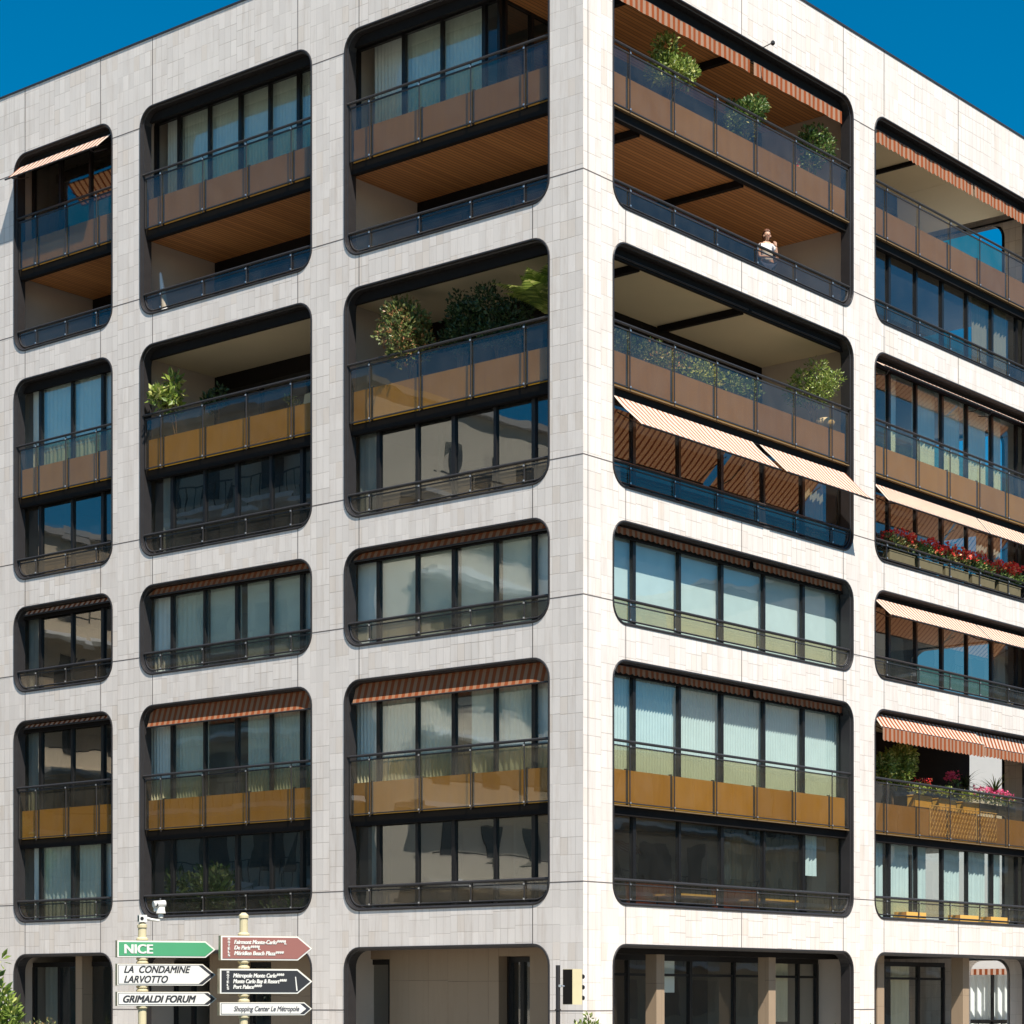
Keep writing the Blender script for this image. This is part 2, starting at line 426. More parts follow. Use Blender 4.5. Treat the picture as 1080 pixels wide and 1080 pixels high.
ML = [[6.15, 4.97, 3.88, 2.68, 1.60], [13.10, 11.93, 10.80, 9.63, 8.60], [18.20, 16.92, 15.72]]
MR = [[2.22, 3.92, 5.58, 7.32, 9.02, 10.78], [13.05, 14.42, 15.78, 17.12, 18.52, 19.95]]
def edges(face, i):
    if face == 'L': return [(.60, 7.30), (7.54, 14.31), (14.55, 19.15)][i]
    return [(.70, 11.14), (11.39, 20.5)][i]
def flatwin(face, i, F, curtains=(), glass='glass', d=.36, top=None, **k):
    P = PL if face == 'L' else PR
    ua, ub = edges(face, i)
    if 'rng' in k: ua, ub = k.pop('rng')
    m = [u for u in (ML if face == 'L' else MR)[i]]
    if face == 'R' and glass == 'glass': glass = 'glass_r'
    return window(P, ua, ub, F+.01, top or F+2.66, d, m, curtains, glass, **k)
def loggia(face, i, F, ceil, depth=2.9, rng=None, curtains=(), glass='darkglass'):
    """deep terrace: ceiling lining, glazed back wall"""
    P = PL if face == 'L' else PR
    ua, ub = rng or edges(face, i)
    cm = MB()
    a = ua; b = ub
    cm.fbox(P, a, b, .34, depth+.4, F+2.655, F+2.68)
    cm.build('ceiling_lining', M[ceil], B)
    wa, wb = ua, ub
    n = max(2, round((wb-wa)/1.7))
    us = [wa+(wb-wa)*q/n for q in range(1, n)]
    window(P, wa, wb, F+.01, F+2.25, depth, us, curtains, glass)
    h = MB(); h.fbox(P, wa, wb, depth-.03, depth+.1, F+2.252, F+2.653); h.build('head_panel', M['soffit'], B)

# head boxes (dark blind boxes just behind each lintel)
def fb1(name, mat, *a): h_ = MB(); h_.fbox(*a); h_.build(name, M[mat], B)
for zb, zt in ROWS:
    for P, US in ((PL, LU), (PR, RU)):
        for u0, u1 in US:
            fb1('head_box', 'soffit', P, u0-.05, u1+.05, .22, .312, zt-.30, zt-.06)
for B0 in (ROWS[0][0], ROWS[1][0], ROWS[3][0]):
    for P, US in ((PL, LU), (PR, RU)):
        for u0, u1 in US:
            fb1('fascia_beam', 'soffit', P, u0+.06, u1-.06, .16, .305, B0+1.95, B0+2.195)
for B0 in (ROWS[0][0], ROWS[1][0], ROWS[3][0]):
    for u0, u1 in RU: fb1('balcony_ledge', 'ledge', PR, u0+.09, u1-.09, .06, .149, B0+2.14, B0+2.165)

# ------------------------------------------------------------------ railings
def posts_for(face, i):
    u0, u1 = (LU if face == 'L' else RU)[i]
    if face == 'L' and i == 2: return [u0+.70+1.2*k for k in range(3)]
    if face == 'L': return [u0+.75+1.51*k for k in range(4)]
    n = 6 if i == 0 else 5
    s = 1.635 if i == 0 else 1.62
    return [u0+.70+s*k for k in range(n)]
def upper_rail(face, i, B0, glass='rail_glass', panel='panel'):
    P = PL if face == 'L' else PR
    u0, u1 = (LU if face == 'L' else RU)[i]; a, b = u0+.10, u1-.10
    zt = B0+3.53; zb = B0+2.20
    r_ = MB()
    r_.tube([P(a-.04, .06, zt), P(b+.04, .06, zt)], .032, 8)
    r_.fbox(P, a, b, .072, .108, zt-.115, zt-.085)
    r_.fbox(P, a, b, .072, .108, zb, zb+.028)
    r_.fbox(P, a, a+.025, .07, .11, zb+.028, zt-.115); r_.fbox(P, b-.025, b, .07, .11, zb+.028, zt-.115)
    cl = MB()
    for u in posts_for(face, i):
        r_.fbox(P, u-.010, u+.010, .048, .070, zb-.06, zt-.03)
        r_.fbox(P, u-.028, u+.028, .14, .20, B0+2.2, B0+2.96)
        for z in (zt-.10, zb+.02): cl.fbox(P, u-.017, u+.017, .03, .046, z-.017, z+.017)
    o = r_.build('balcony_railing', M['metal'], B)
    cl.build('clip', M['steel'], o)
    g = MB(); ps = [a+.03]+posts_for(face, i)+[b-.03]
    for p, q in zip(ps, ps[1:]):
        t = random.uniform(-.003, .003)
        g.face([P(p, .088+t, zb+.02), P(q, .088-t, zb+.02), P(q, .088-t*.5, zt-.09), P(p, .088+t*.5, zt-.09)])
    g.build('glass_panel', M[glass], o)
    if panel:
        pm = MB()
        for p, q in zip(ps, ps[1:]): pm.fbox(P, p+.03, q-.03, .150, .175, zb-.01, B0+2.93)
        pm.build('parapet_panel', M[panel], o)
    return o
def lower_rail(face, i, B0, glass='rail_glass_dark'):
    P = PL if face == 'L' else PR
    u0, u1 = (LU if face == 'L' else RU)[i]; a, b = u0+.12, u1-.12
    zt = B0+.56; r = RAD-.14; zb = B0+.13
    def path(o):
        L = [(a+o, zt-.02)]
        for k in range(9):
            an = R(180+90*k/8); L.append((a+r+math.cos(an)*(r-o), zb+r+math.sin(an)*(r-o)))
        for k in range(9):
            an = R(270+90*k/8); L.append((b-r+math.cos(an)*(r-o), zb+r+math.sin(an)*(r-o)))
        L.append((b-o, zt-.02)); return L
    m = MB()
    m.tube([P(u, .09, z) for u, z in path(0)], .02, 6)
    m.tube([P(a-.03, .07, zt), P(b+.03, .07, zt)], .034, 8)
    m.fbox(P, a, b, .078, .104, zt-.105, zt-.078)
    cl = MB()
    for u in posts_for(face, i):
        m.fbox(P, u-.013, u+.013, .05, .072, zb-.02, zt-.03)
        for z in (zt-.09, zb+.02): cl.fbox(P, u-.017, u+.017, .03, .048, z-.017, z+.017)
    o = m.build('balcony_railing', M['metal'], B)
    cl.build('clip', M['steel'], o)
    if glass is None: return o
    g = MB(); pts = path(.01); g.face([P(u, .092, z) for u, z in pts]); g.build('glass_panel', M[glass], o)
    return o

for i in range(3):
    for k, (zb, zt) in enumerate(ROWS):
        if k != 2: upper_rail('L', i, zb, panel='panel' if k == 0 else 'panel_no_sky')
        lower_rail('L', i, zb)
for i in range(2):
    for k, (zb, zt) in enumerate(ROWS):
        if k != 2: upper_rail('R', i, zb, panel='panel_no_sky' if (k == 3 and i == 0) or (k == 1 and i == 1) else 'panel')
        lower_rail('R', i, zb, None if i == 1 and k == 1 else 'rail_glass' if k >= 2 else 'rail_glass_dark')

# ------------------------------------------------------------------ awnings
def awning(face, u0, u1, d0, z0, d1, z1, val=.18, label=None, arms=True, sag=.0, pitch=.2, scallop=.035, share=.5, creamm='cream'):
    P = PL if face == 'L' else PR
    mb = MB(); n = round((u1-u0)/(pitch/2))
    us = [u0+(u1-u0)*(k+((share*2-1) if k % 2 and k < n else 0))/n for k in range(n+1)]
    seg = 5
    for k in range(n):
        a, b = us[k], us[k+1]; mi = k % 2
        prev = None
        for q in range(seg+1):
            t = q/seg; d = d0+(d1-d0)*t; z = z0+(z1-z0)*t-sag*math.sin(math.pi*t)
            wr = math.sin(math.pi*t)*(.012*abs(d1-d0)/.5)
            cur = (P(a, d, z-.03*abs(d1-d0)*math.sin(math.pi*t)+wr*math.sin(a*3.7+t*4)), P(b, d, z-.03*abs(d1-d0)*math.sin(math.pi*t)+wr*math.sin(b*3.7+t*4)))
            if prev: mb.face([prev[0], prev[1], cur[1], cur[0]], mi)
            prev = cur
    o = mb.build('awning', [M[creamm], M['rust']], B)
    if label: o['label'] = label
    fr = MB()
    fr.tube([P(u0-.01, d1, z1), P(u1+.01, d1, z1)], .022, 6)
    if arms:
        for u in (u0+.25, u1-.25):
            md = ((d0+d1)/2, (z0+z1)/2-.22)
            fr.tube([P(u, d0+.08, z0-.30), P(u+.10*(1 if u < (u0+u1)/2 else -1), md[0], md[1]), P(u, d1+.01, z1-.02)], .014, 5)
    fr.build('awning_frame', M['metal'], o)
    if val:
        vm = MB()
        for k in range(n):
            a, b = us[k], us[k+1]; mi = k % 2; prev = None
            for q in range(4):
                u = a+(b-a)*q/3
                ph = ((k+q/3) % 2)/2*math.pi*1.0
                zz = z1-val-scallop*math.sin(((k+q/3)*pitch/2 % .2)/.2*math.pi)
                wob = .006*math.sin(u*9)
                cur = (P(u, d1-.024+wob, z1-.004), P(u, d1-.026+wob*2, zz))
                if prev: vm.face([prev[0], cur[0], cur[1], prev[1]], mi)
                prev = cur
        vm.build('valance', [M['dcream' if creamm == 'dcream' else 'vcream'], M['rust']], o)
    return o

# ------------------------------------------------------------------ fill the openings
r1, r2, r3, r4 = [z[0] for z in ROWS]
F1L, F1U = r1-.5, r1+2.5
F2L, F2U = r2-.5, r2+2.5
F3 = r3-.5
F4L, F4U = r4-.5, r4+2.5
tp = 2.72
# ---- left facade, top opening row
window(PL, 2.95, 7.30, F1U+.01, F1U+tp, .85, [5.82, 4.66, 3.42], [(3.5, 6.9, 'vblind')])
window(PR, .95, 2.88, F1U+.01, F1U+tp, 2.95, [1.9], glass='darkglass')         # return of the corner terrace
window(PL, 7.54, 14.31, F1U+.01, F1U+tp, .85, [13.4, 12.3, 11.2, 10.18, 9.2, 8.3], [(8.0, 14.0, 'vblind')])
window(PL, 14.55, 19.15, F1U+.01, F1U+tp, .85, [18.0, 16.8, 15.9], glass='darkglass')
for F_, m_ in ((F1U, 'wood'), (F1L, 'wood'), (F2U, 'pale_ceiling')):
    c = MB(); c.fbox(PL, .34, 2.945, .34, 2.945, F_+2.655, F_+2.68); c.build('ceiling_lining', M[m_], B)
loggia('L', 0, F1L, 'wood', rng=(2.95, 7.3), depth=2.95); loggia('L', 1, F1L, 'wood'); loggia('L', 2, F1L, 'wood')
# ---- right facade, top opening row
loggia('R', 0, F1U, 'wood', rng=(2.95, 11.14), depth=2.95); loggia('R', 0, F1L, 'wood', rng=(2.95, 11.14), depth=2.95)
loggia('R', 1, F1U, 'pale_ceiling', rng=(11.39, 17.3), depth=2.6)
c = MB(); c.fbox(PR, 17.31, 20.5, .47, 4.5, F1U+2.655, F1U+2.68); c.build('ceiling_lining', M['pale_ceiling'], B)
flatwin('R', 1, F1L, [(17.6, 19.7, 'cream_curtain', F1L+.05)], 'darkglass')
# ---- second row
loggia('L', 0, F2U, 'pale_ceiling', rng=(2.95, 7.3), depth=2.95); loggia('L', 1, F2U, 'pale_ceiling')
flatwin('L', 2, F2U, [(15.0, 18.7)])
flatwin('L', 0, F2L, [(1.9, 2.7), (4.1, 4.5), (6.2, 6.9)], 'darkglass')
flatwin('L', 1, F2L, [(12.9, 13.6), (10.1, 10.7)], 'darkglass')
flatwin('L', 2, F2L, [(17.0, 17.6), (15.2, 15.6)], 'darkglass')
loggia('R', 0, F2U, 'pale_ceiling', rng=(2.95, 11.14), depth=2.95)
flatwin('R', 0, F2L, [(9.2, 10.2, 'cream_curtain')], 'darkglass')
flatwin('R', 1, F2U, [(13.1, 13.7), (14.5, 15.7), (15.9, 17.0), (17.2, 18.4), (18.6, 19.3)])
flatwin('R', 1, F2L, [(17.9, 19.3)], 'darkglass')
# ---- third row
flatwin('L', 0, F3, [(.8, 2.6, 'blind'), (2.75, 3.8, 'blind', F3+.35), (3.95, 6.95, 'blind')]); flatwin('L', 1, F3, [(7.8, 10.6, 'blind'), (10.8, 11.9, 'blind', F3+.9), (12.0, 14.0, 'curtain')])
flatwin('L', 2, F3, [(18.1, 18.9)], 'darkglass')
flatwin('R', 0, F3, [(.8, 10.9, 'blind')]); flatwin('R', 1, F3, [(18.7, 19.6)], 'darkglass')
# ---- fourth row
fb1('shade_panel', 'soffit', PR, 11.42, 20.45, 2.06, 2.10, F4U+.02, F4U+2.6)  # dark sheet added before the glazing for the terrace's shaded depth
flatwin('L', 0, F4U, [(.8, 3.5, 'curtain'), (4.0, 7.0, 'vblind')]); flatwin('L', 1, F4U, [(7.8, 10.6, 'vblind'), (11.95, 14.1, 'vblind')])
flatwin('L', 2, F4U, [(17.3, 18.9)], 'darkglass')
flatwin('L', 0, F4L, [(1.7, 2.3, 'curtain'), (5.9, 6.5, 'curtain')], 'darkglass'); flatwin('L', 1, F4L, [(12.6, 13.3)], 'darkglass')
flatwin('L', 2, F4L, [(15.0, 16.8), (17.0, 18.7)])
flatwin('R', 0, F4U, [(.8, 10.9, 'vblind')])
flatwin('R', 0, F4L, [(9.4, 9.9, 'curtain', F4L+1.5)], 'glass')
window(PR, 7.4, 11.1, F4L+.01, F4L+2.6, 1.6, [9.0], [(7.5, 10.9, 'cream_curtain')], 'darkglass')
loggia('R', 1, F4U, 'pale_ceiling', rng=(11.39, 20.5), depth=2.2)
flatwin('R', 1, F4L, [(12.0, 13.0), (13.2, 14.3), (14.5, 15.2), (16.0, 17.0), (17.3, 18.4), (18.6, 19.3)])

fb1('head_panel', 'soffit', PN, .5, 4.58, .34, .40, 23.74, F1U+2.65)
# beams under the terrace ceilings
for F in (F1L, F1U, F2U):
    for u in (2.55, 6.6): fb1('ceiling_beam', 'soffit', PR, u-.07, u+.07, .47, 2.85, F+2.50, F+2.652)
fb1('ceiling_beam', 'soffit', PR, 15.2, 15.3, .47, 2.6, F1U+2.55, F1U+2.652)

# ---- awnings on the left facade
awning('L', 15.1, 18.72, .08, r1+4.88, -.40, r1+4.42, 0, 'striped awning rolled half out above the top left balcony', share=.68)
for i in (0, 1):
    u0, u1 = LU[i]
    awning('L', u0+.12, u1-.18, .20, ROWS[2][1]-.08, .11, ROWS[2][1]-.26, .0, arms=False, creamm='dcream')
    awning('L', u0+.12, u1-.20, .20, ROWS[3][1]-.08, .06, ROWS[3][1]-.54, .0, 'rust striped awning hanging steeply across the window head', arms=False, creamm='dcream')
awning('L', LU[2][0]+.12, LU[2][1]-.3, .20, ROWS[2][1]-.09, .10, ROWS[2][1]-.22, 0, arms=False)
awning('L', LU[2][0]+.12, LU[2][1]-.3, .20, ROWS[3][1]-.09, .10, ROWS[3][1]-.2, 0, arms=False)
# ---- awnings on the right facade
for a, b in ((1.3, 6.45), (6.6, 10.45)):
    awning('R', a, b, .35, ROWS[0][1]-.26, .16, ROWS[0][1]-.36, .30, 'rolled-up awning showing only its hanging striped valance', arms=False, scallop=.0)
    awning('R', a, b, .21, ROWS[2][1]-.06, .17, ROWS[2][1]-.11, .13, arms=False, creamm='dcream', scallop=.03)
    awning('R', a, b, .21, ROWS[3][1]-.06, .17, ROWS[3][1]-.11, .14, arms=False, creamm='dcream', scallop=.035)
    awning('R', a, b, .30, ROWS[1][1]-.10, .20, ROWS[1][1]-.24, .0, arms=False)
awning('R', 1.12, 6.42, .06, r2+1.93, -.72, r2+1.17, 0, 'pale striped awning rolled right out over the lower balcony', share=.68)
awning('R', 6.72, 10.48, .06, r2+1.93, -.72, r2+1.17, 0, 'pale striped awning rolled right out over the lower balcony', share=.68)
for a, b in ((11.86, 17.12), (17.2, 20.18)):
    awning('R', a, b, .30, ROWS[0][1]-.20, .18, ROWS[0][1]-.28, .30, 'rolled-up awning showing only its hanging striped valance', arms=False, scallop=.04)
    awning('R', a, b, .10, ROWS[1][1]-.24, -.24, ROWS[1][1]-.46, 0, 'slim cream awning barely rolled out', share=.68)
    awning('R', a, b, .08, r2+1.93, -.38, r2+1.42, 0, 'pale striped awning rolled out above the geranium boxes', share=.68)
    awning('R', a, b, .10, ROWS[2][1]-.22, -.44, ROWS[2][1]-.72, 0, 'pale striped awning rolled out over the single-storey opening', share=.68)
awning('R', 11.86, 17.12, .12, ROWS[3][1]-.12, -.16, ROWS[3][1]-.50, .30, 'striped awning with a deep scalloped valance over the planted balcony')
awning('R', 17.2, 20.1, .12, ROWS[3][1]-.12, -.02, ROWS[3][1]-.52, .22, 'striped awning with a scalloped valance over the planted balcony')

# ---- ground floor
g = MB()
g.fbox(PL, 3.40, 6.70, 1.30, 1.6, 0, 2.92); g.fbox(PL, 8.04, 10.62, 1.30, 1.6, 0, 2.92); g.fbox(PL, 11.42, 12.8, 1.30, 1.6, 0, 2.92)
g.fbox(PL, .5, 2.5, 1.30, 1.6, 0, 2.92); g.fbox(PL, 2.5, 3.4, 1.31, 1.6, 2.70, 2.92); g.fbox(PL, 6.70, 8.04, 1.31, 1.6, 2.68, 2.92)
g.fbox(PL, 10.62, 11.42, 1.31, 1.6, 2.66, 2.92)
g.build('ground_floor_wall', M['stone_shade'], B)
window(PL, 6.72, 8.02, .9, 2.67, 1.4, [7.4], glass='darkglass')
window(PL, 10.63, 11.41, 1.0, 2.65, 1.4, [], glass='glass')
window(PL, 2.56, 3.34, .02, 2.69, 1.62, [2.95], glass='darkglass')
window(PL, 12.9, 14.3, .3, 2.7, 1.5, [13.6], glass='darkglass')
window(PL, 14.55, 19.2, .3, 2.72, .9, [18.1, 17.35], [(17.4, 18.9)], 'darkglass')
window(PR, .9, 11.1, .05, 2.74, 1.25, [2.6, 3.2, 5.6, 7.4, 8.6, 10.2], [(1.0, 1.9, 'curtain'), (4.3, 5.2, 'blind', 1.9), (8.7, 10.0, 'cream_curtain', 1.2)], glass='glass', transom=2.3)
window(PR, 11.4, 17.6, .05, 2.74, 1.3, [13.0, 14.4, 16.2], [(15.0, 16.0, 'cream_curtain')], glass='glass', transom=2.3)
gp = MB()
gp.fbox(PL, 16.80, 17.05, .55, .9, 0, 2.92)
gp.build('column', M['stone_shade'], B)
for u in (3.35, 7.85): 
    gp = MB(); gp.fbox(PR, u, u+.30, .55, .85, 0, 2.92); gp.build('column', M['stone_shade'], B)
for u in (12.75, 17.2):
    gp = MB(); gp.fbox(PR, u, u+.34, .5, .85, 0, 2.92); gp.build('column', M['stone_shade'], B)
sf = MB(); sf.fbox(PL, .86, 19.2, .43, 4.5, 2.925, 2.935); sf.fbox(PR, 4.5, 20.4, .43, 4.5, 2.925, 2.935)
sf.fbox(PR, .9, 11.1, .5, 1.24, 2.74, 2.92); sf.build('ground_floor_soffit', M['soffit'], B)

# ------------------------------------------------------------------ plants
def leaf(mb, p, dirv, size, mi=0, wide=.5):
    d = dirv.normalized()
    a = d.cross(Vector((random.uniform(-1,1), random.uniform(-1,1), random.uniform(-.2,1)))).normalized()
    up = d.cross(a)
    p = Vector(p)
    mid = p+d*size*.5
    mb.face([p, mid+a*size*wide*.5-up*size*.08, p+d*size, mid-a*size*wide*.5-up*size*.08], mi)
def rv():
    while True:
        v = Vector((random.uniform(-1,1), random.uniform(-1,1), random.uniform(-1,1)))
        if .05 < v.length < 1: return v
def foliage(blobs, n, size, mi=0, mb=None, shell=.55, up=.35, wide=.5):
    mb = mb or MB()
    tot = sum(b[3]**2 for b in blobs)
    for (x, y, z, r) in blobs:
        for k in range(int(n*r*r/tot)):
            v = rv(); v = v.normalized()*(shell+(1-shell)*random.random())**.8
            v *= r*(.82+.30*random.random()); v.z *= .9
            dirv = v.normalized()*.7+rv()*.9+Vector((0,0,up))
            leaf(mb, Vector((x,y,z))+v, dirv, size*random.uniform(.6,1.3), mi, wide)
    return mb
def blobs_in(cx, cy, cz, rx, ry, rz, n, r0, r1):
    out = []
    for k in range(n):
        v = rv(); out.append((cx+v.x*rx, cy+v.y*ry, cz+v.z*rz, random.uniform(r0, r1)))
    return out
def pot(root, r=.2, h=.35, mat='terracotta'):
    m = MB(); m.lathe((0,0,0), [(r*.7,0), (r*.98,h*.85), (r*1.08,h*.85), (r*1.08,h), (r*.92,h), (r*.88,h*.93)], 18)
    m.build('pot', M[mat], root, smooth=False)
def shrub(name, loc, H, rx, rz, n, size, leafm, label, cat, group=None, potm='terracotta', pr=.2, ph=.35, nb=9, stems=3, wide=.5, lean=(0,0), ry=None, br=None):
    t = empty(name, loc); tag(t, label, cat, group)
    pot(t, pr, ph, potm)
    st = MB(); br = br or min(rx,rz); bl = blobs_in(lean[0], lean[1], H-rz, rx*.7, (ry or rx*.86)*.7, rz*.75, nb, br*.32, br*.55)
    for k in range(stems): 
        e = random.choice(bl); st.tube([(0,0,ph*.8), (e[0]*.3+random.uniform(-.04,.04), e[1]*.3, (ph+e[2])/2), e[:3]], .018, 5, r1=.006)
    for e in bl[:6]: st.tube([(0,0,(ph+H-rz)/2), e[:3]], .009, 4, r1=.003)
    st.build('stem', M['bark'], t)
    foliage(bl, n, size, wide=wide).build('foliage', M[leafm], t)
    return t
def fronds(root, c, n, L, leafm, w=.05, droop=.9, name='frond', seg=9, thick=.035, lo=.5):
    """arching pinnate palm fronds"""
    for k in range(n):
        mb = MB(); az = 2*math.pi*k/n+random.uniform(-.3,.3); el = random.uniform(lo, 1.4); l = L*random.uniform(.75,1.1)
        pts = []; p = Vector(c); a = el
        for q in range(seg+1):
            pts.append(p.copy()); p = p+Vector((math.cos(az)*math.cos(a), math.sin(az)*math.cos(a), math.sin(a)))*l/seg; a -= droop/seg*1.3
        mb.tube(pts, .012, 4, r1=.004)
        for q in range(1, seg*3):
            t = q/(seg*3); i = min(seg-1, int(t*seg)); base = pts[i].lerp(pts[i+1], t*seg-i)
            tan = (pts[i+1]-pts[i]).normalized(); side = tan.cross(Vector((0,0,1))).normalized()
            ll = L*.30*math.sin(math.pi*min(1, t*.9+.12))
            for s in (-1, 1):
                d = (side*s+tan*.55-Vector((0,0,.18))).normalized()
                n_ = d.cross(tan).normalized(); wv = tan*thick*.5
                mb.face([base-wv, base+d*ll*.5-wv*1.0+Vector((0,0,.01)), base+d*ll, base+d*ll*.5+wv+Vector((0,0,.01)), base+wv])
        mb.build(name, M[leafm], root)

def WR(u, d, z): return PR(u, d, z)
gTop = 'potted shrubs along the top floor balcony'
shrub('potted_shrub', WR(3.85, .62, F1U), 2.02, .72, .60, 2600, .105, 'leaf_light', 'bushy light green potted shrub, fullest of the top-floor balcony, nearest the corner pillar', 'potted plant', gTop, nb=18, lean=(.12,0))
shrub('potted_shrub', WR(6.75, .60, F1U), 1.85, .62, .60, 1700, .10, 'leaf', 'loose green potted shrub in the middle of the top-floor balcony', 'potted plant', gTop, nb=14, lean=(.12,0))
shrub('potted_shrub', WR(9.75, .60, F1U), 1.95, .50, .62, 1400, .095, 'leaf', 'slim potted shrub beside the dark right jamb of the top-floor balcony', 'potted plant', gTop, nb=12, lean=(.12,0))
# corner palm on the second level
t = empty('potted_palm', (-1.62, .92, F2U)); tag(t, 'arching green palm behind the corner pillar, fronds showing on both facades', 'palm')
pot(t, .26, .45, 'pot_dark'); m = MB(); m.tube([(0,0,.4), (.02,0,.9), (0,.02,1.35)], .06, 8, r1=.05); m.build('trunk', M['bark'], t)
fronds(t, (0,0,1.38), 22, 1.45, 'leaf_light', droop=.7, thick=.045, lo=.75)
shrub('potted_shrub', PL(5.45, .62, F2U), 2.50, .74, .85, 3600, .105, 'leaf_varieg', 'tall variegated shrub with reddish tips on the balcony left of the corner palm', 'potted plant', nb=18, lean=(0,-.15))
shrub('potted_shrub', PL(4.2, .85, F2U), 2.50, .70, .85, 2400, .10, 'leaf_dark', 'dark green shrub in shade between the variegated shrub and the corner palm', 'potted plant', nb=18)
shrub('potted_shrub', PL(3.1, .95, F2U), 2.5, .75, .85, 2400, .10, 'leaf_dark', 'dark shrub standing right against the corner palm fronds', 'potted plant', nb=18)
shrub('potted_tree', WR(9.95, .60, F2U), 2.2, .80, .65, 2300, .085, 'leaf_light', 'airy yellow-green potted tree at the right end of the second-level balcony', 'potted plant', potm='pot_dark', nb=15, wide=.42)
shrub('potted_shrub', PL(13.15, .55, F2U), 1.95, .60, .42, 420, .19, 'leaf_light', 'potted plant with broad light leaves on the balcony with a bare pale ceiling', 'potted plant', potm='pot_dark', nb=9, lean=(0,-.2))
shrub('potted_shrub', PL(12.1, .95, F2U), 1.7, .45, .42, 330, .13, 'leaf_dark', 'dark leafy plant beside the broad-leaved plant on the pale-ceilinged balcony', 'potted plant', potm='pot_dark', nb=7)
shrub('potted_shrub', PL(9.6, 1.0, F2U), 1.05, .25, .25, 150, .10, 'leaf_light', 'small rounded plant seen through the glass balustrade beside a grey chair', 'potted plant', potm='terracotta', nb=5, ph=.4)
# hedge troughs behind the second level balustrade
def trough(name, loc, P_dir, L, H, n, size, leafm, label, cat, group=None, boxm='pot_dark', flower=None, w=.24, h=.26, fsize=.05, nf=0, up=.6, spread=.16):
    """planter box of length L along world Y"""
    t = empty(name, loc); tag(t, label, cat, group)
    m = MB(); m.box(-w/2, w/2, -L/2, L/2, 0, h*.9); m.box(-w/2-.012, w/2+.012, -L/2-.012, L/2+.012, h*.9, h); m.build('planter_box', M[boxm], t)
    bl = [(random.uniform(-.05,.05), -L/2+L*(k+.5)/7, h+H*.45+random.uniform(-.05,.05), random.uniform(spread*.8, spread*1.25)) for k in range(7)]
    foliage(bl, n, size, up=up).build('foliage', M[leafm], t)
    if flower:
        f = MB()
        for q in range(nf):
            b = random.choice(bl); c = Vector((b[0]-0.0+random.uniform(-.12,.20), b[1]+random.uniform(-.12,.12), h+H*.55+random.uniform(.02,H*.55)))
            for z in range(12):
                v = rv()*.075; leaf(f, c+v, rv(), fsize, 0, .9)
        f.build('blossom', M[flower], t)
    return t
gH = 'planted troughs behind the second-level balustrade'
labs = ['planted trough with white-flecked dark foliage nearest the corner pillar, behind glass',
        'planted trough with reddish trailing foliage behind the second-level glass',
        'planted trough with yellow-tinged hedge foliage in the middle of the second-level balcony',
        'planted trough of plain green foliage furthest from the corner pillar behind the glass']
for k, (u, lm) in enumerate(((2.25, 'leaf_dark'), (3.65, 'leaf_varieg'), (5.1, 'leaf_light'), (6.6, 'leaf'))):
    trough('planter', WR(u, .55, F2U+.02), 0, 1.3, .55, 650, .085, lm, labs[k], 'planter', gH, h=.55, spread=.24)
# geraniums on the level below
gG = 'geranium boxes on the right-hand balcony'
gl = ['orange-red geranium box at the rounded left end of the flowered balcony', 'geranium box with one tall scarlet head, second along the flowered balcony',
      'densest red and yellow geranium box, in the middle of the flowered balcony', 'geranium box with a magenta head, fourth along the flowered balcony', 'bright red geranium box nearest the right edge of the photo']
for k, u in enumerate((13.3, 14.75, 16.15, 17.6, 19.1)):
    trough('flower_box', WR(u, .20, r2+.17), 0, 1.25, .52, 1000, .085, 'leaf_varieg' if k in (0, 2) else 'leaf', gl[k], 'flower box', gG, boxm='box_olive', flower='geranium', w=.2, h=.24, nf=(20, 24, 34, 20, 44)[k], fsize=.085, spread=.17)
# balcony with big shrub (fourth level, right)
shrub('potted_shrub', WR(13.75, .62, F4U), 2.12, .38, .62, 4600, .11, 'leaf_light', 'wide rounded green bush filling the left end of the planted balcony under the scalloped awning', 'potted plant', nb=26, stems=5, ry=1.25, br=.62)  # lighter leaf colour stands in for sunlit foliage
gY = 'yellow planters on the planted balcony'
for k, (u, lb) in enumerate(((14.6, 'yellow planter with small red flowers next to the wide bush'), (15.9, 'yellow planter with low green foliage between two other yellow planters'), (17.2, 'yellow planter with trailing green foliage nearest the pink geraniums'))):
    trough('planter', WR(u, .34, F4U+.48), 0, .9, .40, 260, .08, 'leaf_light', lb, 'planter', gY, boxm='yellow', flower='geranium' if k == 0 else None, nf=7, w=.2, h=.3, spread=.13)
for k, (u, lb) in enumerate(((18.1, 'pink geranium trough beside the spiky palm-like plant'), (19.2, 'pink geranium trough hanging at the right end of the planted balcony'))):
    trough('flower_box', WR(u, .33, F4U+.55), 0, .95, .4, 260, .08, 'leaf', lb, 'flower box', 'pink geranium troughs on the planted balcony', boxm='pot_dark', flower='pink', nf=22, w=.2, h=.24, spread=.13)
t = empty('potted_shrub', WR(17.15, .75, F4U)); tag(t, 'thin plant with one cerise flower head standing taller than its neighbours', 'potted plant')
pot(t, .18, .35); m = MB(); m.tube([(0,0,.3), (.03,-.02,.8), (.02,-.1,1.45)], .014, 5, r1=.008); m.build('stem', M['bark'], t)
foliage([(0,-.05,1.0,.2), (0,0,1.25,.2)], 120, .09).build('foliage', M['leaf'], t)
f = MB()
for q in range(120): leaf(f, Vector((0,-.12,1.5))+Vector((rv().x*.2, rv().y*.26, rv().z*.13)), rv(), .07, 0, .9)
f.build('blossom', M['pink'], t)
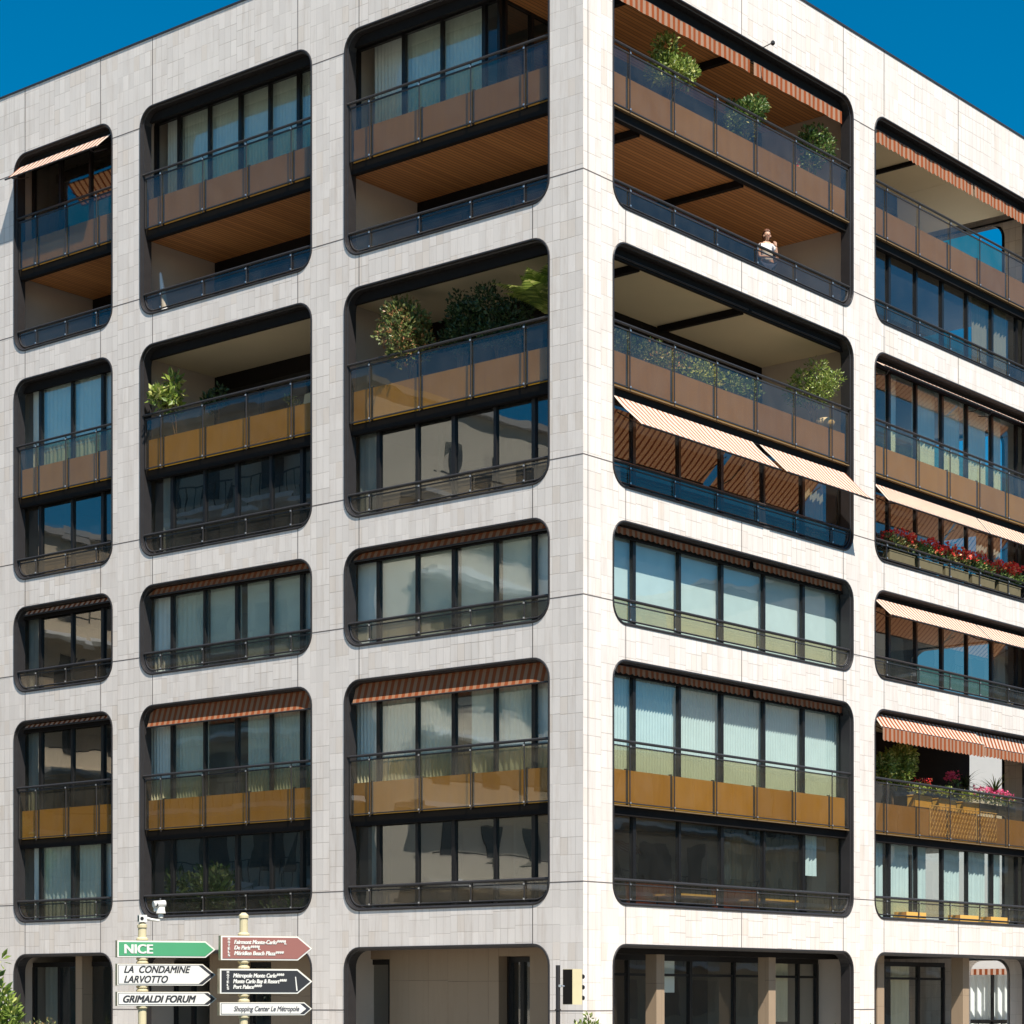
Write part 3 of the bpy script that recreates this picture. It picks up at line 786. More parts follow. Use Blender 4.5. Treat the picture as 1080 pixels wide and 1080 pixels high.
def spiky(loc, H, n, L, label, mat='leaf_light', potm='terracotta'):
    t = empty('yucca_plant', loc); tag(t, label, 'potted plant'); pot(t, .2, .38, potm)
    m = MB(); m.tube([(0,0,.3), (.01,0,H*.5), (0,.02,H)], .04, 6, r1=.03); m.build('trunk', M['bark'], t)
    mb = MB()
    for k in range(n):
        az = random.uniform(0, 6.28); a = random.uniform(-.3, 1.4); l = L*random.uniform(.7,1.1); p = Vector((0,.02,H)); pts = []
        for q in range(5):
            pts.append(p.copy()); p = p+Vector((math.cos(az)*math.cos(a), math.sin(az)*math.cos(a), math.sin(a)))*l/4; a -= .28
        sd = Vector((-math.sin(az), math.cos(az), 0))
        for q in range(4):
            w0 = .028*(1-q/4.2); w1 = .028*(1-(q+1)/4.2)
            mb.face([pts[q]-sd*w0, pts[q]+sd*w0, pts[q+1]+sd*w1, pts[q+1]-sd*w1])
    mb.build('foliage', M[mat], t, weld=True)
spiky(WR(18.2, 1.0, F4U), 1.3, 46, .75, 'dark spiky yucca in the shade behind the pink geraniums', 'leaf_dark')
spiky(WR(19.45, .75, F4U), 1.15, 50, .85, 'bright spiky yucca catching sun at the right edge of the photo')

# trellis behind the glass of the planted balcony
t = MB()
for k in range(-6, 26):
    for s in (1, -1):
        for (u0, u1) in ((14.75, 17.25), (17.35, 18.4)):
            a = u0+k*.16; z0 = F4U-.24; hgt = .78
            p = (a, z0); q = (a+s*hgt*.62, z0+hgt)
            # clip in u
            pts = []
            for n_ in range(13):
                uu = p[0]+(q[0]-p[0])*n_/12; zz = p[1]+(q[1]-p[1])*n_/12
                if u0 <= uu <= u1: pts.append(WR(uu, .120+.008*s, zz))
            if len(pts) > 1: t.tube([pts[0], pts[-1]], .008, 4)
t.tube([WR(14.75,.120,F4U-.24), WR(14.75,.120,F4U+.54)], .012, 5); t.tube([WR(17.25,.120,F4U-.24), WR(17.25,.120,F4U+.54)], .012, 5)
t.tube([WR(14.75,.120,F4U+.54), WR(18.4,.120,F4U+.54)], .012, 5)
tr = t.build('trellis', plain('pale_trellis', (.62, .48, .26), .7)); tag(tr, 'pale diamond lattice trellis fixed behind the glass of the planted balcony', 'trellis')

# ------------------------------------------------------------------ tables, chairs, objects on balconies
M['orange'] = plain('orange_seat', (.62, .16, .05), .6)
M['tabletop'] = plain('yellow_wood_top', (.75, .42, .10), .4)
def table(loc, L, W, label, group, top='tabletop', H=.86):
    t = empty('cafe_table', loc); tag(t, label, 'table', group)
    m = MB(); m.box(-W/2, W/2, -L/2, L/2, H-.045, H); m.build('tabletop', M[top], t)
    for sx in (-1, 1):
        for sy in (-1, 1):
            m = MB(); m.tube([(sx*(W/2-.06), sy*(L/2-.06), 0), (sx*(W/2-.07), sy*(L/2-.07), H-.046)], .02, 6); m.build('leg', M['metal'], t)
def bench(loc, L, label, group):
    t = empty('orange_bench', loc); tag(t, label, 'bench', group)
    m = MB(); m.box(-.22, .22, -L/2, L/2, .36, .46); m.build('seat', M['orange'], t)
    m = MB(); m.hexa([(-.30,-L/2,.462),(-.22,-L/2,.462),(-.22,L/2,.462),(-.30,L/2,.462),(-.36,-L/2,1.12),(-.30,-L/2,1.12),(-.30,L/2,1.12),(-.36,L/2,1.12)]); m.build('backrest', M['orange'], t)
    for s in (-1, 1):
        m = MB(); m.box(-.2, .2, s*(L/2-.1)-.02, s*(L/2-.1)+.02, 0, .36); m.build('leg', M['metal'], t)
gT = 'dining tables behind the lowest balcony glass'
table(WR(4.95, .82, F4L+.02), 1.7, .75, 'yellow-topped table nearer the corner pillar, behind the first-floor glass', gT)
table(WR(8.35, .82, F4L+.02), 1.7, .75, 'yellow-topped table further from the corner pillar, behind the first-floor glass', gT)
bench(WR(4.5, 1.22, F4L+.02), 1.9, 'orange bench behind the yellow table nearer the corner pillar', 'orange benches')
bench(WR(7.9, 1.22, F4L+.02), 1.9, 'orange bench behind the yellow table further from the corner pillar', 'orange benches')
gS = 'ochre seats behind the curtained window'
def cube_seat(loc, label):
    t = empty('ochre_stool', loc); tag(t, label, 'stool', gS)
    m = MB(); m.box(-.18, .18, -.5, .5, .52, .74); m.build('seat', M['tabletop'], t)
    for s in (-1, 1):
        m = MB(); m.box(-.15, .15, s*.42-.02, s*.42+.02, 0, .52); m.build('leg', M['metal'], t)
cube_seat(WR(14.0, .27, F4L), 'ochre bench seat below the leftmost curtain on the first floor, right facade')
cube_seat(WR(16.8, .27, F4L), 'ochre bench seat in the middle of the three on the first floor')
cube_seat(WR(18.5, .27, F4L), 'ochre bench seat furthest right on the first floor')
# things on terraces of the left facade
def chair(loc, rz, label, mat, name='terrace_chair', h=.95):
    t = empty(name, loc, rz); tag(t, label, 'chair')
    m = MB(); m.box(-.27,.27,-.26,.26,.40,.46); m.build('seat', M[mat], t)
    m = MB(); m.hexa([(-.27,.23,.462),(.27,.23,.462),(.27,.27,.462),(-.27,.27,.462),(-.25,.36,h),(.25,.36,h),(.25,.40,h),(-.25,.40,h)]); m.build('backrest', M[mat], t)
    for sx in (-1,1):
        for sy in (-1,1):
            m = MB(); m.tube([(sx*.23,sy*.22,.40),(sx*.25,sy*.26,0)], .016, 6); m.build('leg', M['metal'], t)
M['grey_cloth'] = plain('grey_weave', (.16,.16,.17), .8)
M['white_paint'] = plain('white_paint', (.78,.77,.74), .5, 0, .05)
chair(PL(8.9, 1.2, F2U), .3, 'grey high-backed chair on the pale-ceilinged balcony', 'grey_cloth', h=1.25)
chair(PL(9.9, 1.5, F2U), -.2, 'white chair back showing above the balustrade of the pale-ceilinged balcony', 'white_paint', h=1.3)
t = empty('folded_parasol', PL(13.55, .62, F1L)); tag(t, 'white folded parasol leaning in the left corner of an upper balcony', 'parasol')
m = MB(); m.lathe((0,0,0), [(.02,.5),(.085,.55),(.10,.8),(.07,1.3),(.035,1.75),(.01,1.8)], 12); 
o = m.build('canopy', M['white_paint'], t, smooth=True)
m = MB(); m.tube([(0,0,0),(0,0,.52)], .018, 6); m.build('pole', M['metal'], t); t.rotation_euler = (0, R(-10), 0)
t = MB(); t.hexa([PL(13.2,2.0,F1L+.02),PL(12.0,2.0,F1L+.02),PL(12.0,2.06,F1L+.02),PL(13.2,2.06,F1L+.02),PL(13.2,2.25,F1L+1.35),PL(12.2,2.25,F1L+.9),PL(12.2,2.31,F1L+.9),PL(13.2,2.31,F1L+1.35)])
o = t.build('white_board', M['white_paint']); tag(o, 'white board propped on the terrace floor beside the folded parasol', 'board')
t = MB(); t.lathe(WR(10.15, .42, F2U+.5), [(.10,0),(.2,.05),(.24,.15),(.2,.24),(.1,.27)], 14)
o = t.build('stone_bowl', M['pot_stone'], smooth=True); tag(o, 'pale rounded stone bowl behind the glass below the airy potted tree', 'bowl')
t = MB(); t.lathe(WR(10.15, .42, F2U+.0), [(.16,0),(.16,.04),(.05,.08),(.05,.44),(.14,.497)], 12)
o = t.build('bowl_stand', M['pot_dark'], smooth=False); tag(o, 'dark pedestal carrying the pale stone bowl', 'pedestal')
# lit lamp-like bowl seen on left facade? small red and white pinwheel on the top balcony
t = empty('pinwheel', WR(8.72, .32, F1U)); tag(t, 'small red and white pinwheel on a stick behind the top-floor glass', 'pinwheel')
m = MB(); m.tube([(0,0,0),(0,0,.62)], .008, 5); m.build('stick', M['white_paint'], t)
M['redp'] = plain('red_plastic', (.6,.03,.03), .4)
m = MB()
for k in range(6):
    a = k*math.pi/3; b = a+.7
    m.face([(.02,0,.62),(.025,.12*math.cos(a),.62+.12*math.sin(a)),(.045,.10*math.cos(b),.62+.10*math.sin(b))], k % 2)
m.build('sail', [M['redp'], M['white_paint']], t)

# security camera stub and small fixings on the facade
def spot(loc, label):
    t = MB(); t.tube([loc, (loc[0]+.25, loc[1]-.02, loc[2]+.03)], .012, 6); t.lathe((loc[0]+.28, loc[1]-.02, loc[2]+.0), [(.02,-.03),(.05,0),(.05,.05),(.02,.08)], 10)
    o = t.build('wall_spotlight', M['rim'], B); return o
spot((.02, 6.75, ROWS[0][1]-.02), '')

# ------------------------------------------------------------------ people
def skin_body(name, joints, edges_, mat, parent, sub=2, root=0):
    me = bpy.data.meshes.new(name); me.from_pydata([j[:3] for j in joints], edges_, [])
    o = bpy.data.objects.new(name, me); COL.objects.link(o)
    sk = o.modifiers.new('s', 'SKIN'); sb = o.modifiers.new('u', 'SUBSURF'); sb.levels = sub; sb.render_levels = sub
    for i, jn in enumerate(joints):
        rr_ = jn[3]; rad = rr_ if isinstance(rr_, tuple) else (rr_, rr_)
        me.skin_vertices[0].data[i].radius = rad
        me.skin_vertices[0].data[i].use_root = (i == root)
    dg = bpy.context.evaluated_depsgraph_get(); dg.update()
    m2 = bpy.data.meshes.new_from_object(o.evaluated_get(dg))
    bpy.data.objects.remove(o); bpy.data.meshes.remove(me)
    m2.materials.clear()
    for mm in (mat if isinstance(mat, list) else [mat]): m2.materials.append(mm)
    m2.polygons.foreach_set('use_smooth', [True]*len(m2.polygons))
    q = bpy.data.objects.new(name, m2); COL.objects.link(q); q.parent = parent
    return q
M['skin'] = plain('skin', (.52, .30, .20), .5, 0, .06)
M['hair'] = plain('auburn_hair', (.11, .04, .018), .5, 0, .3, 30.)
M['tshirt'] = plain('white_tshirt', (.70, .69, .68), .8, 0, .05)
M['jeans'] = plain('navy_jeans', (.03, .04, .09), .8, 0, .2)
M['eye'] = plain('eye_dark', (.03,.02,.02), .3)
M['lips'] = plain('lips', (.50,.14,.12), .5)
# local frame: +X faces the street (towards the railing), +Y is to her left
W = empty('person', WR(7.62, .45, F1L+.01), R(-35)); tag(W, 'woman in white top and dark trousers standing at the balcony rail, one hand raised', 'person')
J = [(0,0,.92,(.13,.16)), (0,0,1.10,(.105,.135)), (0,0,1.28,(.11,.155)), (-.01,0,1.40,(.075,.12)), (0,0,1.47,(.045,.045)), (.02,0,1.53,(.048,.05)), (.025,0,1.60,(.085,.078)), (.015,0,1.67,(.082,.075)), (.0,0,1.71,(.05,.05)),
     (0,.16,1.38,.052), (.02,.22,1.20,.042), (.06,.24,1.06,.036), (.15,.19,1.13,.030), (.17,.17,1.27,.022), (.17,.17,1.31,.020),      # her left arm bent up, hand near the shoulder
     (0,-.16,1.38,.052), (.03,-.21,1.20,.042), (.06,-.20,1.08,.036), (.17,-.06,1.06,.030), (.17,.07,1.05,.022), (.17,.11,1.04,.020),     # right arm across the waist
     (0,.09,.86,.10), (.02,.10,.50,.062), (.0,.10,.12,.042), (.03,.10,.05,.04), (.16,.11,.03,.028),
     (0,-.09,.86,.10), (.0,-.10,.50,.062), (-.03,-.10,.12,.042), (.0,-.10,.05,.04), (.13,-.11,.03,.028)]
E_ = [(0,1),(1,2),(2,3),(3,4),(4,5),(5,6),(6,7),(7,8),(3,9),(9,10),(10,11),(11,12),(12,13),(13,14),(3,15),(15,16),(16,17),(17,18),(18,19),(19,20),(0,21),(21,22),(22,23),(23,24),(24,25),(0,26),(26,27),(27,28),(28,29),(29,30)]
skin_body('body', J, E_, M['skin'], W)
# clothes: slightly larger shells
JT = [(0,0,.95,(.145,.175)), (0,0,1.10,(.122,.150)), (0,0,1.28,(.127,.170)), (-.01,0,1.395,(.088,.135)), (0,.16,1.385,.064), (.015,.205,1.24,.060), (0,-.16,1.385,.064), (.02,-.20,1.24,.060)]
skin_body('tshirt', JT, [(0,1),(1,2),(2,3),(3,4),(4,5),(3,6),(6,7)], M['tshirt'], W)
JJ = [(0,0,.95,(.14,.172)), (0,.09,.86,.112), (.02,.10,.50,.075), (.0,.10,.10,.062), (0,-.09,.86,.112), (0,-.10,.50,.075), (-.03,-.10,.10,.062)]
skin_body('trousers', JJ, [(0,1),(1,2),(2,3),(0,4),(4,5),(5,6)], M['jeans'], W)
# hands: palm and five fingers each
def hand(root, base, dirv, side, palm_n):
    base = Vector(base); d = Vector(dirv).normalized(); s = Vector(side).normalized(); pn = Vector(palm_n).normalized()
    j = [(*base, .018), (*(base+d*.05), (.030)), (*(base+d*.085), (.026))]; e = [(0,1),(1,2)]
    for k, (off, L) in enumerate(((-.03,.065), (-.01,.078), (.01,.072), (.03,.055))):
        b = len(j); p0 = base+d*.085+s*off
        j += [(*p0, .0095), (*(p0+d*L*.5+pn*.008), .0085), (*(p0+d*L*.85+pn*.03), .007)]; e += [(2,b),(b,b+1),(b+1,b+2)]
    b = len(j); p0 = base+d*.035-s*.035
    j += [(*p0, .012), (*(p0+d*.03-s*.022+pn*.01), .010), (*(p0+d*.06-s*.026+pn*.02), .008)]; e += [(1,b),(b,b+1),(b+1,b+2)]
    skin_body('hand', j, e, M['skin'], root, 1)
hand(W, (.17,.17,1.30), (0,-.25,1), (0,1,0), (-1,0,0))
hand(W, (.17,.10,1.045), (0,1,-.1), (0,0,1), (-1,0,0))
# face and hair
m = MB()
for s in (-1, 1): m.lathe((.098, s*.030, 1.615), [(.004,-.006),(.011,-.002),(.011,.003),(.004,.007)], 8)
m.build('eyes', M['eye'], W)
m = MB(); m.tube([(.095,0,1.625),(.118,0,1.592),(.104,0,1.585)], .011, 6); m.build('nose', M['skin'], W, smooth=True)
m = MB(); m.tube([(.098,-.024,1.562),(.106,0,1.559),(.098,.024,1.562)], .006, 5); m.build('mouth', M['lips'], W)
m = MB()
for s in (-1, 1): m.lathe((.02, s*.082, 1.59), [(.006,-.025),(.016,-.01),(.016,.018),(.006,.028)], 8)
m.build('ears', M['skin'], W)
hm = MB(); NU, NV = 28, 18
for i in range(NU):
    for k in range(NV):
        q = []
        for di, dk in ((0,0),(1,0),(1,1),(0,1)):
            th = 2*math.pi*(i+di)/NU; ph = math.pi*(k+dk)/NV
            wv = 1+.035*math.sin(th*9+ph*3)+.02*math.sin(th*17)
            q.append(Vector((-.008+.104*wv*math.sin(ph)*math.cos(th), .096*wv*math.sin(ph)*math.sin(th), 1.655+.118*math.cos(ph)-(.05 if ph > 1.9 else 0))))
        c_ = sum(q, Vector())/4
        if c_.x > .042 and c_.z < 1.695: continue
        hm.face(q)
hm.build('hair', M['hair'], W, smooth=True)
m = MB(); m.tube([(-.09,0,1.67),(-.14,-.02,1.68),(-.19,-.03,1.63),(-.20,-.03,1.56)], .035, 8, r1=.012); m.build('ponytail', M['hair'], W, smooth=True)

# ------------------------------------------------------------------ direction signs
from math import cos, sin
M['cream_paint'] = plain('cream_pole_paint', (.60, .52, .32), .45, 0, .12, 6.)
M['sign_white'] = plain('sign_white', (.68, .66, .60), .4, 0, .03)
M['sign_green'] = plain('sign_green', (.07, .30, .14), .4, 0, .05)
M['sign_brown'] = plain('sign_brown', (.28, .115, .095), .4, 0, .05)
M['sign_black'] = plain('sign_black', (.03, .03, .032), .4, 0, .05)
M['sign_edge'] = plain('sign_edge_bronze', (.42, .33, .18), .4, .3, .1)
M['text_dark'] = plain('text_dark', (.03, .03, .035), .5)
M['text_grey'] = plain('text_grey', (.08, .08, .09), .5)
def textmesh(body, size, shear=0., bold=0., spacing=1., width=None, align='LEFT'):
    cu = bpy.data.curves.new('t', 'FONT'); cu.body = body; cu.size = size; cu.shear = shear; cu.space_character = spacing
    cu.align_x = align; cu.extrude = .002
    o = bpy.data.objects.new('t', cu); COL.objects.link(o)
    dg = bpy.context.evaluated_depsgraph_get(); dg.update()
    me = bpy.data.meshes.new_from_object(o.evaluated_get(dg))
    bpy.data.objects.remove(o)
    if bold:
        bm_ = bmesh.new(); bm_.from_mesh(me)
        base = bm_.verts[:]+bm_.edges[:]+bm_.faces[:]
        for q, (dx, dy) in enumerate(((bold*2,0),(0,bold*1.5),(bold*2,bold*1.5),(bold*4,0),(bold*4,bold*1.5))):
            r_ = bmesh.ops.duplicate(bm_, geom=base)
            bmesh.ops.translate(bm_, verts=[g_ for g_ in r_['geom'] if isinstance(g_, bmesh.types.BMVert)], vec=(dx, dy, .0004*(q+1)))
        bm_.to_mesh(me); bm_.free()
    if width:
        xs = [v.co.x for v in me.vertices]; k = width/(max(xs)-min(xs)); x0 = min(xs)
        for v in me.vertices: v.co.x = (v.co.x-x0)*k
    return me
def arrow(L, h, tip, t0, t1, inset=0., mat=None):
    """pointed sign board in the local x (length) / z (height) plane, front at y = t0"""
    k = inset
    a = math.atan2(h/2, tip); 
    pts = [(k, -h/2+k), (L-tip-k*math.tan(a/2)*1.0, -h/2+k), (L-k/math.sin(a)*1.0, 0), (L-tip-k*math.tan(a/2)*1.0, h/2-k), (k, h/2-k)]
    mb = MB(); n = len(pts)
    f = [(x, t0, z) for x, z in pts]; b = [(x, t1, z) for x, z in pts]
    mb.face(f); mb.face(b[::-1])
    for i in range(n): mb.face([f[i], b[i], b[(i+1) % n], f[(i+1) % n]])
    return mb
def put_text(parent, me, x, z, y, mat, name='lettering'):
    for v in me.vertices: v.co = Vector((v.co.x+x, y-v.co.z, v.co.y+z))
    me.materials.clear(); me.materials.append(mat)
    o = bpy.data.objects.new(name, me); COL.objects.link(o); o.parent = parent; return o

FW = Vector((-.6391, .7691, 0)); RT = Vector((.7691, .6391, 0))
CAM = -FW*47.68-RT*1.485; CAM.z = 1.7
def at(px, py, dep): # real place seen at a pixel, for laying out the street furniture
    return CAM+FW*dep+RT*((px-540)/2408*dep)+Vector((0,0,(1056-py)/2408*dep))
SD = 34.0; K = SD/2408   # metres per photo pixel at the signs
yaw = math.atan2(RT.y, RT.x)+R(20)
ca = math.cos(R(20))
def sign_post(name, px, label, topz, boards, capstyle=0):
    p = at(px, 1056, SD); t = empty(name, (p.x, p.y, 0), yaw); tag(t, label, 'direction sign', 'arrow signposts in front of the building')
    m = MB(); m.tube([(0,0,0), (0,0,topz)], .062, 14)
    for b in boards: 
        pass
    m.lathe((0,0,topz), [(.062,0),(.075,.01),(.075,.05),(.03,.09)], 14)
    m.build('pole', M['cream_paint'], t, smooth=False)
    for (zc, h, x0, x1, kind, lines) in boards:
        L = (x1-x0)*K/ca; X = (x0-px)*K/ca; tip = h*.62
        hold = MB(); hold.lathe((0,0,zc-h/2-.05), [(.062,0),(.09,.02),(.09,.045),(.065,.05)], 14); hold.lathe((0,0,zc+h/2), [(.065,0),(.09,.005),(.09,.03),(.062,.05)], 14)
        bd = arrow(L, h, tip, -.085, .06); o = bd.build('sign_board', M['sign_edge'], t); o.location = (X, 0, zc)
        hold.build('bracket', M['cream_paint'], t)
        face_ = arrow(L, h, tip, -.089, -.086, .004); face_.build('sign_border', M['sign_white'], o)
        if kind in ('green', 'brown', 'black'):
            inner = arrow(L, h, tip, -.094, -.090, .026); inner.build('sign_face', M['sign_'+kind], o)
        else:
            inn = arrow(L, h, tip, -.092, -.0895, .018); inn.build('sign_outline', M['text_dark'], o)
            inner = arrow(L-.055, h, tip, -.096, -.0925, .026); inner.build('sign_face', M['sign_white'], o)
        for (txt, size, tx, tz, w, shear, bold, mt) in lines:
            me = textmesh(txt, size, shear, bold, width=w)
            put_text(o, me, tx, tz, -.0975, M[mt])
    return t
h1 = 18*K; h2 = 23*K; h3 = 15*K
def zz(py): return 1.7+(1056-py)*K
s1 = sign_post('direction_signpost', 150, 'cream signpost on the left with the green NICE arrow over two white arrow boards', zz(979), [
    (zz(1001), h1, 124, 223, 'green', [('NICE', .19, .105, -.068, .43, 0, .004, 'sign_white')]),
    (zz(1028), h2, 124, 223, 'white', [('LA  CONDAMINE', .145, .10, .028, 1.0, .32, .0022, 'text_dark'), ('LARVOTTO', .145, .10, -.118, .66, .32, .0022, 'text_dark')]),
    (zz(1053.5), h3, 124, 224, 'white', [('GRIMALDI FORUM', .145, .085, -.052, 1.10, .32, .003, 'text_dark')])])
s2 = sign_post('direction_signpost', 257, 'cream signpost on the right with the brown and black hotel arrow boards', zz(969), [
    (zz(1000), 26*K, 232.5, 326, 'brown', [('Fairmont Monte-Carlo****L', .085, .20, .058, .80, .25, .0022, 'sign_white'), ('De Paris****L', .085, .20, -.025, .40, .25, .0022, 'sign_white'), ('Méridien Beach Plaza****', .085, .20, -.108, .76, .25, .0022, 'sign_white')]),
    (zz(1035), 26.5*K, 231.5, 326, 'black', [('Métropole Monte Carlo****', .085, .20, .055, .78, .25, .0022, 'sign_white'), ('Monte Carlo Bay & Resort****', .085, .20, -.03, .82, .25, .0022, 'sign_white'), ('Port Palace****', .085, .20, -.113, .44, .25, .0022, 'sign_white')]),
    (zz(1064), 14*K, 231.5, 325.5, 'white', [('Shopping Center Le Métropole', .105, .21, -.035, 1.0, .3, .0015, 'text_grey')])])
# vertical HOTELS words and the white bar of the black board
for bn in [o for o in s2.children if o.name.startswith('sign_board')][:2]:
    for k, ch in enumerate('HOTELS'):
        me = textmesh(ch, .052, 0, .002, width=.034 if ch != 'I' else None); put_text(bn, me, .105, .115-k*.048, -.0975, M['sign_white'])
bb = [o for o in s2.children if o.name.startswith('sign_board')][1]
m = MB(); m.hexa([(1.165,-.0975,-.14),(1.185,-.0975,-.14),(1.185,-.095,-.14),(1.165,-.095,-.14),(1.145,-.0975,.07),(1.16,-.0975,.07),(1.16,-.095,.07),(1.145,-.095,.07)]); m.build('white_bar', M['sign_white'], bb)

# cameras on the left signpost
p = at(150, 979, SD)
C1 = empty('security_camera', (p.x, p.y, zz(979)+.09), yaw); tag(C1, 'white box camera on the very top of the green-sign post', 'camera')
m = MB(); m.box(-.07,.07,-.09,.09,.0,.13); m.build('housing', M['sign_white'], C1)
m = MB(); m.tube([(-.02,-.095,.065),(-.02,-.085,.065)], .032, 12); m.box(-.074,-.0705,-.06,.05,.02,.11); m.build('lens', M['black'], C1)
C2 = empty('security_camera', (p.x, p.y, zz(979)+.09), yaw); C2.scale = (.82,.82,.82); C1.scale = (.82,.82,.82); tag(C2, 'white dome camera held out on an arm to the right of the box camera', 'camera')
m = MB(); m.tube([(.072,0,.075),(.16,0,.05),(.30,0,.03),(.30,0,.06)], .03, 8, r1=.018); m.tube([(.28,0,.03),(.335,0,.045),(.335,0,.08)], .02, 8); m.build('arm', M['sign_white'], C2)
m = MB(); m.lathe((.34,0,.08), [(.045,0),(.05,.06),(.035,.075),(.09,.085),(.085,.11),(.055,.20)], 16); m.build('mount', M['sign_white'], C2, smooth=False)
m = MB(); m.tube([(.20,-.03,.325),(.42,.02,.345)], .062, 12); m.box(.215,.41,-.02,.03,.20,.29); m.build('housing', M['sign_white'], C2)
m = MB(); m.tube([(.245,-.075,.315),(.25,-.062,.315)], .036, 12); m.build('lens', M['black'], C2)

# traffic signal near the corner
p = at(588.5, 1056, 44.5); k2 = 44.5/2408
T = empty('traffic_signal', (p.x, p.y, 0), math.atan2(RT.y, RT.x)); tag(T, 'grey pole with a cream-sided signal box seen from the side, at the building corner', 'traffic signal')
m = MB(); m.tube([(0,0,0),(0,0,1.7+38*k2)], .044, 12); m.lathe((0,0,1.7-10*k2), [(.044,0),(.06,.005),(.06,.03),(.044,.035)], 12); m.build('pole', M['rim'], T)
zb_, zt_ = 1.7-3.5*k2, 1.7+34*k2
m = MB(); c_ = [(.10,-.02),(.28,-.13),(.47,.02),(.29,.16)]
m.hexa([(x,y,zb_) for x,y in c_]+[(x,y,zt_) for x,y in c_]); m.build('housing', [M['cream_paint']], T)
m = MB(); m.hexa([(.098,-.024,zb_+.01),(.276,-.134,zb_+.01),(.274,-.14,zb_+.01),(.094,-.03,zb_+.01),(.098,-.024,zt_-.01),(.276,-.134,zt_-.01),(.274,-.14,zt_-.01),(.094,-.03,zt_-.01)]); m.build('back_plate', M['soffit'], T)
m = MB(); m.tube([(.03,0,1.7+16*k2),(.16,-.04,1.7+16*k2)], .022, 8); m.lathe((.045,-.01,1.7+14.5*k2), [(.02,0),(.05,.01),(.05,.05),(.02,.06)], 10); m.build('bracket', M['steel'], T)
for q in range(3):
    m = MB(); zc_ = zb_+(zt_-zb_)*(.2+.3*q); m.tube([(.39,.09,zc_),(.50,.19,zc_-.01)], .045, 14); m.build('lamp_visor', M['black'], T)

# ------------------------------------------------------------------ planting at street level
def bush(name, loc, label, blobs, n, size, mat, stems, wide=.4, group=None):
    t = empty(name, loc); tag(t, label, 'shrub', group)
    st = MB()
    for b in blobs[:stems]: st.tube([(0,0,0), (b[0]*.4, b[1]*.4, b[2]*.5), b[:3]], .03, 6, r1=.008)
    st.build('stem', M['bark'], t)
    foliage(blobs, n, size, wide=wide, up=.5).build('foliage', M[mat], t); return t
p = at(-24, 1056, SD); 
bl = []
for (px, py, r) in ((0,1013,.08), (-18,1036,.22), (-2,1046,.12), (0,1062,.22), (12,1062,.13), (-14,1075,.28), (4,1082,.2), (16,1070,.10), (-28,1062,.35), (-20,1095,.5), (5,1105,.35)):
    q = at(px, py, SD)-Vector((p.x, p.y, 0)); bl.append((q.x, q.y+random.uniform(-.1,.1), q.z, r))
bush('broadleaf_shrub', (p.x, p.y, 0), 'glossy broad-leaved shrub at the lower left edge of the photo', bl, 1500, .16, 'leaf_light', 11)
p = at(619, 1056, 43.0)
bl = []
for (px, py, r) in ((621,1073,.07), (613,1086,.16), (626,1084,.12), (618,1096,.25), (606,1098,.2)):
    q = at(px, py, 43.0)-Vector((p.x, p.y, 0)); bl.append((q.x, q.y, q.z, r))
t = bush('street_shrub', (p.x, p.y, 0), 'pale green shrub tip at the bottom of the photo below the building corner', bl, 700, .10, 'leaf_light', 5)
# hedge boxes in front of ground floor windows
gB = 'planters in front of the ground-floor windows'
bush('terrace_shrub', (-17.4, -.9, 0), 'low flowering shrub in shade below the left-most ground-floor window', [(x*.5, 0, .9+.1*random.random(), .3) for x in range(-2,3)], 500, .09, 'leaf_varieg', 4)
for k, (u, lb) in enumerate(((4.6, 'low clipped shrub before the ground-floor glass nearer the corner'), (9.3, 'low clipped shrub before the ground-floor glass further from the corner'))):
    bush('terrace_shrub', (.9, u, 0), lb, [(0, x*.45, .75+.1*random.random(), .3) for x in range(-2,3)], 600, .08, 'leaf', 4, group='low shrubs in front of the right facade')

# ------------------------------------------------------------------ neighbour wing seen through the ground-floor arch
NB = empty('neighbour_building', (-4.9, 24.0, 0)); tag(NB, 'low pale wing behind the block, glimpsed through the ground-floor arch with curtained windows', 'building')
m = MB()
def wbox(x0,x1,z0,z1): m.box(x0,x1,5.0,5.3,z0,z1)
wbox(-12,-3.6,0,10.5); wbox(1.8,6,0,10.5); wbox(-3.6,1.8,2.75,10.5); wbox(-3.6,1.8,0,.4)
m.box(-12,6,5.3,12,0,10.3); m.build('wall', M['white_paint'], NB)
m = MB()
for x in (-3.6,-2.3,-1.05,.2,1.7): m.box(x,x+.08,5.05,5.15,.4,2.75)
m.box(-3.6,1.8,5.05,5.15,.98,1.06); m.build('window_frame', M['black'], NB)
m = MB(); n = 150
for k in range(n):
    x0 = -3.5+5.3*k/n; x1 = -3.5+5.3*(k+1)/n
    m.face([(x0,5.2+.03*sin(k*.9),.42),(x1,5.2+.03*sin(k*.9+.9),.42),(x1,5.2+.03*sin(k*.9+.9),2.7),(x0,5.2+.03*sin(k*.9),2.7)])
m.build('curtain', M['curtain'], NB, smooth=True)
m = MB()
for k in range(54): m.box(-3.6+k*.1,-3.5+k*.1,4.75,4.78,2.55,2.74,k%2)
m.build('awning', [M['cream'], M['rust']], NB)
m = MB()
for k in range(14): m.box(-3.6+k*.4,-3.57+k*.4,4.5,4.53,.3,1.05)
m.box(-3.7,1.9,4.48,4.55,1.05,1.11); m.build('railing', M['black'], NB)

